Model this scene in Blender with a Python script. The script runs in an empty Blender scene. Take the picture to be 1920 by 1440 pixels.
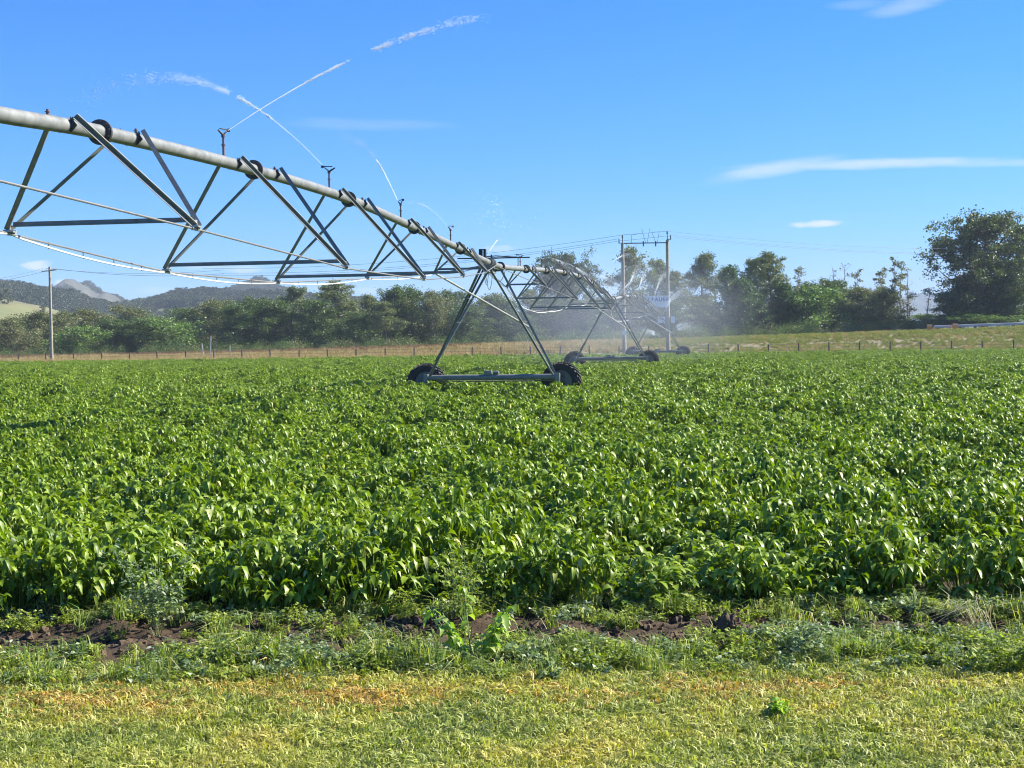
import bpy, bmesh, math, random
import numpy as np
from mathutils import Vector, Matrix, Euler

# ---------------------------------------------------------------- camera, sky, sun, exposure
S = bpy.context.scene
COL = S.collection
W0, H0, F0 = 1920.0, 1440.0, 2800.0
CAMZ = 2.0
PITCH, ROLL = math.atan(83 / F0), math.radians(0.8)
cam_d = bpy.data.cameras.new('camera')
cam_d.sensor_width = 36.0
cam_d.lens = 36.0 * F0 / W0
cam_d.clip_start = 0.1
cam_d.clip_end = 30000.0
cam = bpy.data.objects.new('camera', cam_d)
CAMM = Matrix.Rotation(math.pi / 2 - PITCH, 4, 'X') @ Matrix.Rotation(-ROLL, 4, 'Z')
CAMM.translation = (0, 0, CAMZ)
cam.matrix_world = CAMM
COL.objects.link(cam)
S.camera = cam

SUN_AZ, SUN_EL = math.radians(75), math.radians(37)
world = bpy.data.worlds.new('World')
S.world = world
world.use_nodes = True
sd = bpy.data.lights.new('sun', 'SUN')
sd.energy = 5.0
sd.angle = math.radians(0.53)
sd.color = (1.0, 0.95, 0.86)
sun = bpy.data.objects.new('sun', sd)
sv = Vector((math.sin(SUN_AZ) * math.cos(SUN_EL), math.cos(SUN_AZ) * math.cos(SUN_EL), math.sin(SUN_EL)))
sun.rotation_euler = sv.to_track_quat('Z', 'Y').to_euler()
sun.location = (30, 5, 40)
COL.objects.link(sun)
S.view_settings.view_transform = 'Standard'
S.view_settings.look = 'None'
S.view_settings.exposure = 1.2
S.view_settings.gamma = 1.0
S.cycles.max_bounces = 6
S.cycles.diffuse_bounces = 2
S.cycles.glossy_bounces = 2
S.cycles.transmission_bounces = 3
S.cycles.transparent_max_bounces = 12
S.cycles.volume_bounces = 0
S.cycles.filter_width = 1.05
S.cycles.use_denoising = True
S.cycles.denoiser = 'OPENIMAGEDENOISE'
S.cycles.denoising_input_passes = 'RGB_ALBEDO_NORMAL'


def at(x, y, Y):
    """the point at ground distance Y seen at pixel (x, y) of the 1920 x 1440 photograph"""
    d = CAMM.to_3x3() @ Vector(((x - W0 / 2) / F0, -(y - H0 / 2) / F0, -1.0))
    k = Y / d.y
    return Vector((d.x * k, Y, CAMZ + d.z * k))


# ---------------------------------------------------------------- helpers
rng = np.random.default_rng(7)
random.seed(7)


def N(nt, t, **kw):
    n = nt.nodes.new(t)
    for k, v in kw.items():
        setattr(n, k, v)
    return n


def sky_nodes():
    nt = world.node_tree
    for n in list(nt.nodes):
        nt.nodes.remove(n)
    L = nt.links.new
    out = N(nt, 'ShaderNodeOutputWorld')
    bg = N(nt, 'ShaderNodeBackground')
    bg.inputs['Strength'].default_value = 0.057
    sky = N(nt, 'ShaderNodeTexSky', sky_type='NISHITA', sun_disc=False)
    sky.sun_elevation = SUN_EL
    sky.sun_rotation = SUN_AZ
    sky.altitude = 100
    sky.air_density = 1.0
    sky.dust_density = 0.15
    sky.ozone_density = 2.5
    tc = N(nt, 'ShaderNodeTexCoord')
    sep = N(nt, 'ShaderNodeSeparateXYZ')
    L(tc.outputs['Generated'], sep.inputs[0])

    def M(op, a, b=None, c=None, clamp=False):
        m = N(nt, 'ShaderNodeMath', operation=op, use_clamp=clamp)
        for i, v in enumerate((a, b, c)):
            if v is None:
                continue
            if isinstance(v, (int, float)):
                m.inputs[i].default_value = v
            else:
                L(v, m.inputs[i])
        return m.outputs[0]
    yy = M('MAXIMUM', sep.outputs['Y'], 0.02)
    u = M('DIVIDE', sep.outputs['X'], yy)
    v = M('DIVIDE', sep.outputs['Z'], yy)
    front = M('GREATER_THAN', sep.outputs['Y'], 0.05)
    comb = N(nt, 'ShaderNodeCombineXYZ')
    L(M('MULTIPLY', u, 9.0), comb.inputs[0])
    L(M('MULTIPLY', v, 40.0), comb.inputs[1])
    nz = N(nt, 'ShaderNodeTexNoise')
    nz.inputs['Scale'].default_value = 2.2
    nz.inputs['Detail'].default_value = 9
    nz.inputs['Roughness'].default_value = 0.66
    L(comb.outputs[0], nz.inputs['Vector'])
    comb2 = N(nt, 'ShaderNodeCombineXYZ')
    L(M('MULTIPLY', u, 60.0), comb2.inputs[0])
    L(M('MULTIPLY', v, 110.0), comb2.inputs[1])
    nz2 = N(nt, 'ShaderNodeTexNoise')
    nz2.inputs['Scale'].default_value = 1.3
    nz2.inputs['Detail'].default_value = 4
    L(comb2.outputs[0], nz2.inputs['Vector'])
    total = None
    # cx, cy, half width, half height (photo pixels), slope, strength, puffiness
    clouds = [(1450, 317, 125, 15, -0.16, 0.62, 0), (1640, 307, 260, 11, -0.01, 0.72, 0), (1890, 306, 220, 8, 0.0, 0.42, 0),
              (1700, 12, 75, 17, -0.22, 0.36, 0), (1610, 8, 60, 10, -0.05, 0.16, 0), (700, 234, 150, 12, 0.03, 0.16, 0),
              (620, 228, 60, 8, 0.05, 0.12, 0), (1530, 420, 46, 7, -0.02, 0.85, 1), (70, 497, 28, 9, 0.0, 0.8, 1),
              (113, 529, 13, 6, 0.0, 0.8, 1), (455, 506, 40, 9, 0.05, 0.5, 1), (380, 500, 40, 6, 0.0, 0.35, 1),
              (935, 466, 30, 7, 0.0, 0.35, 1), (300, 545, 40, 8, 0.0, 0.2, 1), (690, 545, 30, 6, 0, 0.3, 1)]
    for (cx, cy, hw, hh, sl, st, puff) in clouds:
        p = at(cx, cy, 1.0)
        cu, cv = p.x, p.z - CAMZ
        du = M('DIVIDE', M('SUBTRACT', u, cu), hw / F0)
        dv0 = M('SUBTRACT', M('SUBTRACT', v, cv), M('MULTIPLY', M('SUBTRACT', u, cu), -sl))
        dv = M('DIVIDE', dv0, hh / F0)
        r2 = M('ADD', M('MULTIPLY', du, du), M('MULTIPLY', dv, dv))
        n = nz2.outputs['Fac'] if puff else nz.outputs['Fac']
        r2n = M('ADD', r2, M('MULTIPLY', M('SUBTRACT', n, 0.5), 3.0 if puff else 2.2))
        m = N(nt, 'ShaderNodeMapRange', interpolation_type='SMOOTHSTEP')
        L(r2n, m.inputs['Value'])
        m.inputs['From Min'].default_value = 1.5
        m.inputs['From Max'].default_value = 0.0 if puff else -0.6
        m.inputs['To Min'].default_value = 0.0
        m.inputs['To Max'].default_value = st
        total = m.outputs[0] if total is None else M('MAXIMUM', total, m.outputs[0])
    total = M('MULTIPLY', total, front)
    sc = N(nt, 'ShaderNodeSeparateColor')
    L(sky.outputs[0], sc.inputs[0])
    gam = N(nt, 'ShaderNodeCombineColor')
    for k in range(3):
        L(M('POWER', M('MINIMUM', sc.outputs[k], (7.2, 7.2, 6.8)[k]), SKY_GAMMA[k]), gam.inputs[k])
    tint = N(nt, 'ShaderNodeMix', data_type='RGBA', blend_type='MULTIPLY')
    tint.inputs['Factor'].default_value = 1.0
    L(gam.outputs[0], tint.inputs['A'])
    tint.inputs['B'].default_value = SKY_TINT
    mix = N(nt, 'ShaderNodeMix', data_type='RGBA')
    L(total, mix.inputs['Factor'])
    L(tint.outputs['Result'], mix.inputs['A'])
    mix.inputs['B'].default_value = (6.9, 7.4, 7.7, 1)
    L(mix.outputs['Result'], bg.inputs['Color'])
    L(bg.outputs[0], out.inputs['Surface'])


SKY_GAMMA = (2.2, 1.15, 1.0)
SKY_TINT = (0.038, 0.572, 1.50, 1)
sky_nodes()


def tag(o, label=None, cat=None, group=None, kind=None):
    if label: o['label'] = label
    if cat: o['category'] = cat
    if group: o['group'] = group
    if kind: o['kind'] = kind
    return o


def empty(name, loc=(0, 0, 0), rz=0.0):
    o = bpy.data.objects.new(name, None)
    o.empty_display_size = 0.3
    o.location = loc
    o.rotation_euler = (0, 0, rz)
    COL.objects.link(o)
    return o


def mesh_obj(name, me, mat, parent=None, smooth=False, link=True):
    if mat is not None:
        me.materials.append(mat)
    if smooth:
        me.polygons.foreach_set('use_smooth', [True] * len(me.polygons))
    o = bpy.data.objects.new(name, me)
    if link:
        COL.objects.link(o)
    if parent is not None:
        o.parent = parent
    return o


def np_mesh(name, V, F):
    """V (n,3); F = list of (m,k) int arrays"""
    me = bpy.data.meshes.new(name)
    V = np.asarray(V, dtype=np.float32)
    me.vertices.add(len(V))
    me.vertices.foreach_set('co', V.ravel())
    loops = np.concatenate([f.ravel() for f in F]).astype(np.int32)
    sizes = np.concatenate([np.full(len(f), f.shape[1]) for f in F])
    me.loops.add(len(loops))
    me.loops.foreach_set('vertex_index', loops)
    me.polygons.add(len(sizes))
    st = np.concatenate([[0], np.cumsum(sizes)[:-1]]).astype(np.int32)
    me.polygons.foreach_set('loop_start', st)
    me.update(calc_edges=True)
    me.validate()
    return me


class MB:
    def __init__(self):
        self.v, self.f = [], []

    def add(self, vs, fs):
        n = len(self.v)
        self.v += [tuple(p) for p in vs]
        self.f += [tuple(i + n for i in f) for f in fs]
        return self

    def frame(self, a, b, up=Vector((0, 0, 1))):
        d = (b - a).normalized()
        if abs(d.dot(up)) > 0.98:
            up = Vector((0, 1, 0)) if abs(d.y) < .9 else Vector((1, 0, 0))
        s = d.cross(up).normalized()
        return d, s, s.cross(d).normalized()

    def prism(self, a, b, prof, up=Vector((0, 0, 1)), scale2=1.0):
        a, b = Vector(a), Vector(b)
        d, s, u = self.frame(a, b, up)
        n = len(prof)
        vs = [a + s * x + u * y for x, y in prof] + [b + s * x * scale2 + u * y * scale2 for x, y in prof]
        fs = [(i, (i + 1) % n, n + (i + 1) % n, n + i) for i in range(n)]
        fs += [tuple(range(n - 1, -1, -1)), tuple(range(n, 2 * n))]
        return self.add(vs, fs)

    def box(self, a, b, w, h, up=Vector((0, 0, 1))):
        return self.prism(a, b, [(-w / 2, -h / 2), (w / 2, -h / 2), (w / 2, h / 2), (-w / 2, h / 2)], up)

    def angle(self, a, b, w, t=0.009, up=Vector((0, 0, 1)), flip=1):
        p = [(0, 0), (w, 0), (w, t), (t, t), (t, w), (0, w)]
        if flip < 0:
            p = [(-x, y) for x, y in reversed(p)]
        return self.prism(a, b, p, up)

    def cyl(self, a, b, r, r2=None, n=10):
        r2 = r if r2 is None else r2
        p = [(math.cos(2 * math.pi * i / n) * r, math.sin(2 * math.pi * i / n) * r) for i in range(n)]
        return self.prism(a, b, p, scale2=r2 / r)

    def tube(self, pts, r, n=8, cap=True):
        pts = [Vector(p) for p in pts]
        rs = r if isinstance(r, (list, tuple)) else [r] * len(pts)
        vs, fs = [], []
        u0 = None
        for i, p in enumerate(pts):
            d = (pts[min(i + 1, len(pts) - 1)] - pts[max(i - 1, 0)]).normalized()
            if u0 is None:
                u0 = Vector((0, 0, 1)) if abs(d.z) < .9 else Vector((1, 0, 0))
            s = d.cross(u0).normalized()
            u0 = s.cross(d).normalized()
            for k in range(n):
                a = 2 * math.pi * k / n
                vs.append(p + (s * math.cos(a) + u0 * math.sin(a)) * rs[i])
        for i in range(len(pts) - 1):
            for k in range(n):
                k2 = (k + 1) % n
                fs.append((i * n + k, i * n + k2, (i + 1) * n + k2, (i + 1) * n + k))
        if cap:
            fs.append(tuple(range(n - 1, -1, -1)))
            fs.append(tuple(range((len(pts) - 1) * n, len(pts) * n)))
        return self.add(vs, fs)

    def bbox(self, c, sx, sy, sz, rz=0.0):
        c = Vector(c)
        R = Matrix.Rotation(rz, 3, 'Z')
        vs = [c + R @ Vector((x * sx / 2, y * sy / 2, z * sz / 2)) for x in (-1, 1) for y in (-1, 1) for z in (-1, 1)]
        return self.add(vs, [(0, 1, 3, 2), (4, 6, 7, 5), (0, 4, 5, 1), (2, 3, 7, 6), (0, 2, 6, 4), (1, 5, 7, 3)])

    def build(self, name, mat, parent=None, smooth=False, bevel=0.0, angle=35):
        me = bpy.data.meshes.new(name)
        me.from_pydata(self.v, [], self.f)
        me.update()
        o = mesh_obj(name, me, mat, parent)
        bm = bmesh.new()
        bm.from_mesh(me)
        bmesh.ops.recalc_face_normals(bm, faces=bm.faces)
        if bevel > 0:
            bmesh.ops.bevel(bm, geom=[e for e in bm.edges if len(e.link_faces) == 2 and e.calc_face_angle(0) > 0.6],
                            offset=bevel, segments=2, affect='EDGES', profile=0.6)
        if smooth:
            for f in bm.faces:
                f.smooth = True
            for e in bm.edges:
                e.smooth = len(e.link_faces) == 2 and e.calc_face_angle(0) < math.radians(angle)
        bm.to_mesh(me)
        bm.free()
        return o


def hsh(ix, iy, seed):
    h = (ix.astype(np.int64) * 374761393 + iy.astype(np.int64) * 668265263 + seed * 1442695041) & 0x7fffffff
    h = ((h ^ (h >> 13)) * 1274126177) & 0x7fffffff
    h = h ^ (h >> 16)
    return (h & 0xffff) / 65535.0


def vnoise(x, y, seed=0):
    x = np.asarray(x, dtype=float); y = np.asarray(y, dtype=float)
    ix, iy = np.floor(x), np.floor(y)
    fx, fy = x - ix, y - iy
    fx = fx * fx * (3 - 2 * fx); fy = fy * fy * (3 - 2 * fy)
    a = hsh(ix, iy, seed); b = hsh(ix + 1, iy, seed); c = hsh(ix, iy + 1, seed); d = hsh(ix + 1, iy + 1, seed)
    return (a * (1 - fx) + b * fx) * (1 - fy) + (c * (1 - fx) + d * fx) * fy


def fbm(x, y, seed=0, oct=4):
    t, a, s = 0, 1.0, 0
    for k in range(oct):
        t = t + a * vnoise(x * 2 ** k + 17.3 * k, y * 2 ** k + 9.1 * k, seed + k)
        s += a
        a *= 0.5
    return t / s


def sstep(a, b, x):
    t = np.clip((np.asarray(x, dtype=float) - a) / (b - a), 0, 1)
    return t * t * (3 - 2 * t)


# ---------------------------------------------------------------- materials
def new_mat(name):
    m = bpy.data.materials.new(name)
    m.use_nodes = True
    nt = m.node_tree
    b = nt.nodes['Principled BSDF']
    return m, nt, b


def ramp(nt, stops, fac=None, interp='LINEAR'):
    r = N(nt, 'ShaderNodeValToRGB')
    cr = r.color_ramp
    cr.interpolation = interp
    while len(cr.elements) < len(stops):
        cr.elements.new(0.5)
    for e, (p, c) in zip(cr.elements, stops):
        e.position = p
        e.color = (*c, 1)
    if fac is not None:
        nt.links.new(fac, r.inputs[0])
    return r.outputs[0]


def noise(nt, scale, detail=3, rough=0.5, vec=None, obj=False):
    n = N(nt, 'ShaderNodeTexNoise')
    n.inputs['Scale'].default_value = scale
    n.inputs['Detail'].default_value = detail
    n.inputs['Roughness'].default_value = rough
    if vec is None:
        g = N(nt, 'ShaderNodeTexCoord')
        vec = g.outputs['Object']
    nt.links.new(vec, n.inputs['Vector'])
    return n.outputs['Fac']


def mixc(nt, fac, a, b, blend='MIX'):
    m = N(nt, 'ShaderNodeMix', data_type='RGBA', blend_type=blend)
    for k, v in (('Factor', fac), ('A', a), ('B', b)):
        if isinstance(v, (int, float)):
            m.inputs[k].default_value = v
        elif isinstance(v, tuple):
            m.inputs[k].default_value = (*v, 1)
        else:
            nt.links.new(v, m.inputs[k])
    return m.outputs['Result']


def metal(name, c1, c2, rough=0.5, met=0.4, scale=9.0, rust=None):
    m, nt, b = new_mat(name)
    col = ramp(nt, [(0.3, c1), (0.7, c2)], noise(nt, scale, 6, 0.65))
    if rust:
        f = ramp(nt, [(0.62, (0, 0, 0)), (0.72, (1, 1, 1))], noise(nt, 2.3, 5, 0.7))
        col = mixc(nt, f, col, rust)
    nt.links.new(col, b.inputs['Base Color'])
    b.inputs['Metallic'].default_value = met
    r = N(nt, 'ShaderNodeMapRange')
    nt.links.new(noise(nt, scale * 2, 4), r.inputs[0])
    r.inputs['To Min'].default_value = rough - 0.1
    r.inputs['To Max'].default_value = rough + 0.15
    nt.links.new(r.outputs[0], b.inputs['Roughness'])
    return m


def plain(name, c, rough=0.6, met=0.0, var=0.15, scale=6.0):
    c2 = tuple(min(1, x * (1 + var)) for x in c)
    c1 = tuple(x * (1 - var) for x in c)
    return metal(name, c1, c2, rough, met, scale)


def leaf_mat(name, stops, trans=0.35, rough=0.42, patch=None, patch_scale=0.35, pf=0.4, spec=0.5, tcol=(0.30, 0.45, 0.05), bright=1.0):
    """stops: colour ramp over a random value per leaf; patch: colours over a noise in the place's own space"""
    m, nt, b = new_mat(name)
    g = N(nt, 'ShaderNodeNewGeometry')
    col = ramp(nt, stops, g.outputs['Random Per Island'])
    if patch:
        f = noise(nt, patch_scale, 4, 0.6, vec=g.outputs['Position'])
        pc = ramp(nt, patch, f)
        col = mixc(nt, pf, col, pc, 'MIX')
    nt.links.new(col, b.inputs['Base Color'])
    b.inputs['Roughness'].default_value = rough
    b.inputs['Specular IOR Level'].default_value = spec
    tr = N(nt, 'ShaderNodeBsdfTranslucent')
    tc = mixc(nt, 1.0, col, tcol, 'MULTIPLY')
    sc = N(nt, 'ShaderNodeVectorMath', operation='SCALE')
    nt.links.new(tc, sc.inputs[0])
    sc.inputs['Scale'].default_value = 6.0 * bright
    nt.links.new(sc.outputs[0], tr.inputs['Color'])
    mx = N(nt, 'ShaderNodeMixShader')
    mx.inputs[0].default_value = trans
    nt.links.new(b.outputs[0], mx.inputs[1])
    nt.links.new(tr.outputs[0], mx.inputs[2])
    nt.links.new(mx.outputs[0], nt.nodes['Material Output'].inputs['Surface'])
    return m


M_PIPE = metal('galvanised_pipe', (0.14, 0.145, 0.13), (0.29, 0.29, 0.26), 0.5, 0.15, 5.0, rust=(0.17, 0.15, 0.11))
M_STEEL = metal('galvanised_steel', (0.15, 0.16, 0.145), (0.25, 0.255, 0.225), 0.55, 0.15, 7.0, rust=(0.13, 0.105, 0.075))
M_BRIGHT = metal('bright_rod', (0.30, 0.30, 0.27), (0.45, 0.44, 0.40), 0.4, 0.3)
M_ROD = plain('rod_steel', (0.20, 0.19, 0.17), 0.5, 0.2)
M_HOSE = plain('white_hose', (0.82, 0.82, 0.80), 0.35, 0, 0.04)
M_BLACK = metal('black_rubber', (0.014, 0.014, 0.015), (0.028, 0.027, 0.026), 0.7, 0, 20, rust=(0.085, 0.062, 0.045))
M_DARK = metal('dark_flange', (0.05, 0.045, 0.045), (0.10, 0.09, 0.085), 0.5, 0.4, 12)
M_BROWN = plain('brown_plastic', (0.17, 0.10, 0.08), 0.5)
M_RIM = metal('rim_steel', (0.10, 0.105, 0.10), (0.18, 0.18, 0.17), 0.5, 0.5)
M_TIMBER = metal('weathered_timber', (0.26, 0.23, 0.17), (0.44, 0.39, 0.29), 0.85, 0, 3.0)
M_TIMBER_D = metal('dark_timber', (0.06, 0.045, 0.04), (0.13, 0.10, 0.085), 0.85, 0, 6.0)
M_WIRE = plain('aluminium_wire', (0.10, 0.12, 0.16), 0.6, 0.1)
M_FWIRE = plain('fence_wire', (0.16, 0.15, 0.14), 0.6, 0.3)
M_PORC = plain('porcelain', (0.75, 0.76, 0.76), 0.25, 0, 0.05)
M_SIGN = plain('sign_white', (0.72, 0.74, 0.76), 0.4, 0, 0.04)
M_BLUE = plain('sign_blue', (0.02, 0.10, 0.42), 0.4, 0, 0.05)
M_ORANGE = plain('orange_plastic', (0.80, 0.28, 0.02), 0.4, 0, 0.1)
M_RAIL = metal('guard_rail_zinc', (0.42, 0.43, 0.44), (0.60, 0.60, 0.60), 0.35, 0.5)
M_POSTW = plain('white_post', (0.62, 0.60, 0.52), 0.6, 0, 0.1)
M_STONE = plain('pale_stone', (0.55, 0.50, 0.44), 0.8, 0, 0.15, 25)
M_STEM = plain('plant_stem', (0.10, 0.16, 0.04), 0.6, 0, 0.2)
M_BARK = metal('bark', (0.10, 0.085, 0.07), (0.22, 0.19, 0.15), 0.9, 0, 2.0)
M_BARKP = metal('pale_bark', (0.30, 0.27, 0.23), (0.48, 0.44, 0.38), 0.85, 0, 2.0)


def water_mat(name, a=0.75):
    m, nt, b = new_mat(name)
    b.inputs['Base Color'].default_value = (0.92, 0.96, 1.0, 1)
    b.inputs['Roughness'].default_value = 0.25
    b.inputs['IOR'].default_value = 1.33
    tr = N(nt, 'ShaderNodeBsdfTranslucent')
    tr.inputs['Color'].default_value = (0.92, 0.96, 1.0, 1)
    tp = N(nt, 'ShaderNodeBsdfTransparent')
    m1 = N(nt, 'ShaderNodeMixShader'); m1.inputs[0].default_value = 0.45
    m2 = N(nt, 'ShaderNodeMixShader'); m2.inputs[0].default_value = 1 - a
    nt.links.new(b.outputs[0], m1.inputs[1]); nt.links.new(tr.outputs[0], m1.inputs[2])
    nt.links.new(m1.outputs[0], m2.inputs[1]); nt.links.new(tp.outputs[0], m2.inputs[2])
    nt.links.new(m2.outputs[0], nt.nodes['Material Output'].inputs['Surface'])
    return m


M_WATER = water_mat('airborne_water', 1.0)
M_SPRAY = water_mat('fine_spray', 0.3)


# ---------------------------------------------------------------- terrain
FIELD_FAR = lambda X: 150.0 - 0.085 * X            # far edge of the crop
AX = [-2000, -120, -60, -30, 0, 25, 50, 80, 140, 2000]
AZ = [0.0, 0.05, 0.25, 0.55, 1.15, 1.65, 2.2, 2.9, 3.6, 3.6]


def ground_z(X, Y):
    X = np.asarray(X, dtype=float); Y = np.asarray(Y, dtype=float)
    z = sstep(161, 196, Y) * np.interp(X, AX, AZ)
    z = z + (fbm(X / 9, Y / 9, 3) - 0.5) * 0.5 * sstep(158, 170, Y) * (1 - sstep(190, 198, Y))
    near = (1 - sstep(10.9, 11.6, Y)) * sstep(8.6, 9.2, Y)
    clod = (fbm(X / 0.35, Y / 0.22, 11, 4) - 0.45) * 0.17 + (fbm(X / 0.09, Y / 0.09, 12, 3) - 0.5) * 0.05
    z = z + near * clod
    # furrow next to the crop
    z = z - 0.05 * np.exp(-((Y - 10.15) / 0.25) ** 2) * (np.abs(X) < 30)
    z = z + (fbm(X / 1.1, Y / 1.1, 5) - 0.5) * 0.06 * (1 - sstep(8.5, 9.0, Y)) * (np.abs(X) < 40)
    return z


def gz(x, y):
    return float(ground_z(np.array([x]), np.array([y]))[0])


def lines(segs):
    out = []
    for a, b, st in segs:
        out += list(np.arange(a, b, st))
    return np.array(out + [segs[-1][1]])


def ground_mat():
    m, nt, b = new_mat('ground_cover')
    g = N(nt, 'ShaderNodeNewGeometry')
    sep = N(nt, 'ShaderNodeSeparateXYZ')
    nt.links.new(g.outputs['Position'], sep.inputs[0])
    soil = ramp(nt, [(0.25, (0.026, 0.015, 0.007)), (0.55, (0.080, 0.049, 0.022)), (0.8, (0.16, 0.105, 0.055))],
                noise(nt, 14.0, 8, 0.7, vec=g.outputs['Position']))
    lawn = ramp(nt, [(0.3, (0.05, 0.055, 0.018)), (0.7, (0.13, 0.12, 0.045))], noise(nt, 6.0, 6, 0.7, vec=g.outputs['Position']))
    dry = ramp(nt, [(0.3, (0.15, 0.125, 0.065)), (0.5, (0.23, 0.19, 0.10)), (0.72, (0.15, 0.15, 0.055))],
               noise(nt, 0.12, 7, 0.65, vec=g.outputs['Position']))

    def edge(a, bb, wob=0.6, sc=1.3):
        n = noise(nt, sc, 4, 0.6, vec=g.outputs['Position'])
        ad = N(nt, 'ShaderNodeMath', operation='MULTIPLY_ADD')
        nt.links.new(n, ad.inputs[0]); ad.inputs[1].default_value = wob
        nt.links.new(sep.outputs['Y'], ad.inputs[2])
        r = N(nt, 'ShaderNodeMapRange', interpolation_type='SMOOTHSTEP')
        nt.links.new(ad.outputs[0], r.inputs[0])
        r.inputs['From Min'].default_value = a + wob / 2
        r.inputs['From Max'].default_value = bb + wob / 2
        return r.outputs[0]
    col = mixc(nt, edge(8.8, 9.1), lawn, soil)
    col = mixc(nt, edge(152, 156, 3, 0.2), col, dry)
    nt.links.new(col, b.inputs['Base Color'])
    b.inputs['Roughness'].default_value = 0.95
    bp = N(nt, 'ShaderNodeBump')
    bp.inputs['Strength'].default_value = 0.8
    bp.inputs['Distance'].default_value = 0.03
    nt.links.new(noise(nt, 40, 8, 0.7, vec=g.outputs['Position']), bp.inputs['Height'])
    nt.links.new(bp.outputs[0], b.inputs['Normal'])
    return m


def build_ground():
    xs = lines([(-5400, -1000, 400), (-1000, -120, 80), (-120, -16, 4), (-16, -6, 0.4), (-6, 6, 0.05), (6, 16, 0.4), (16, 120, 4), (120, 1000, 80), (1000, 5400, 400)])
    ys = lines([(-60, 4, 8), (4, 8.6, 0.15), (8.6, 11.6, 0.045), (11.6, 15, 0.5), (15, 150, 9), (150, 210, 1.5), (210, 400, 15), (400, 1200, 100), (1200, 4600, 400)])
    X, Y = np.meshgrid(xs, ys)
    Z = ground_z(X, Y)
    nx, ny = len(xs), len(ys)
    V = np.stack([X.ravel(), Y.ravel(), Z.ravel()], 1)
    i = (np.arange(ny - 1)[:, None] * nx + np.arange(nx - 1)[None, :]).ravel()
    F = np.stack([i, i + 1, i + 1 + nx, i + nx], 1)
    o = mesh_obj('ground', np_mesh('ground', V, [F]), ground_mat(), smooth=True)
    tag(o, kind='structure')


build_ground()


def strip(name, mat, path, w, z0=0.006, kind='structure', label=None):
    """a flat way laid on the terrain along path [(x, y)], w wide in y"""
    V, F = [], []
    pts = []
    for (a, b) in zip(path[:-1], path[1:]):
        n = max(2, int(abs(b[0] - a[0]) / 2))
        for k in range(n):
            t = k / n
            pts.append((a[0] + (b[0] - a[0]) * t, a[1] + (b[1] - a[1]) * t))
    pts.append(path[-1])
    m = 7
    for (x, y) in pts:
        for k in range(m):
            yy = y - w / 2 + w * k / (m - 1)
            V.append((x, yy, gz(x, yy) + z0))
    V = np.array(V)
    i = (np.arange(len(pts) - 1)[:, None] * m + np.arange(m - 1)[None, :]).ravel()
    F = np.stack([i, i + 1, i + 1 + m, i + m], 1)
    o = mesh_obj(name, np_mesh(name, V, [F]), mat, smooth=True)
    return tag(o, kind=kind)


M_ASPH = plain('asphalt', (0.13, 0.125, 0.12), 0.9, 0, 0.2, 1.0)
M_GRAV = plain('gravel', (0.17, 0.155, 0.14), 0.95, 0, 0.2, 1.2)
strip('road', M_ASPH, [(-30, 214), (0, 207), (25, 203), (60, 202), (140, 204)], 7.0, 0.03)
strip('road_shoulder', M_GRAV, [(-30, 209), (0, 202), (25, 198.2), (60, 197.2), (140, 199)], 1.6, 0.05)
strip('gravel_track', M_GRAV, [(-26, 181), (-17, 183), (-6, 182)], 6.0, 0.03)

# ---------------------------------------------------------------- leaves in bulk
_SF = np.array([[0, 1, 2], [0, 2, 3]])


def leaf_arrays(base, az, L, Wd, rise, droop, fold=0.25, roll=None):
    """pointed folded leaves; all arguments arrays of length n"""
    n = len(az)
    T = np.array([0.0, 0.33, 0.68, 1.0])
    Ws = np.array([0.0, 0.5, 0.38, 0.0])
    d = np.stack([np.cos(az), np.sin(az), np.zeros(n)], 1)
    s = np.stack([-np.sin(az), np.cos(az), np.zeros(n)], 1)
    if roll is not None:
        s = s * np.cos(roll)[:, None] + np.array([0, 0, 1])[None, :] * np.sin(roll)[:, None]
    P = []
    for t in T:
        h = L * (t - 0.22 * np.minimum(droop, 1.2) * t * t)
        z = L * (rise * t - droop * t * t)
        P.append(base + d * h[:, None] + np.stack([np.zeros(n), np.zeros(n), z], 1))
    up = np.array([0, 0, 1.0])
    vs = [P[0]]
    for k in (1, 2):
        w = (Wd * Ws[k])[:, None]
        vs += [P[k] - s * w + up * (Wd * Ws[k] * fold)[:, None], P[k], P[k] + s * w + up * (Wd * Ws[k] * fold)[:, None]]
    vs.append(P[3])
    V = np.stack(vs, 1).reshape(-1, 3)
    o = (np.arange(n) * 8)[:, None]
    tri = np.concatenate([o + np.array([[0, 2, 1]]), o + np.array([[0, 3, 2]]), o + np.array([[4, 5, 7]]), o + np.array([[5, 6, 7]])])
    quad = np.concatenate([o + np.array([[1, 2, 5, 4]]), o + np.array([[2, 3, 6, 5]])])
    return V, tri, quad


def join_arrays(parts):
    V, T, Q, n = [], [], [], 0
    for v, t, q in parts:
        V.append(v)
        if t is not None and len(t): T.append(t + n)
        if q is not None and len(q): Q.append(q + n)
        n += len(v)
    F = []
    if T: F.append(np.concatenate(T))
    if Q: F.append(np.concatenate(Q))
    return np.concatenate(V), F


def rods(A, B, r):
    """thin 3-sided stems from A to B"""
    n = len(A)
    vs = []
    for k in range(3):
        a = 2 * math.pi * k / 3
        off = np.array([math.cos(a) * r, math.sin(a) * r, 0])
        vs.append(A + off)
    for k in range(3):
        a = 2 * math.pi * k / 3
        vs.append(B + np.array([math.cos(a) * r * .6, math.sin(a) * r * .6, 0]))
    V = np.stack(vs, 1).reshape(-1, 3)
    o = (np.arange(n) * 6)[:, None]
    Q = np.concatenate([o + np.array([[0, 1, 4, 3]]), o + np.array([[1, 2, 5, 4]]), o + np.array([[2, 0, 3, 5]])])
    return V, None, Q


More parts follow.
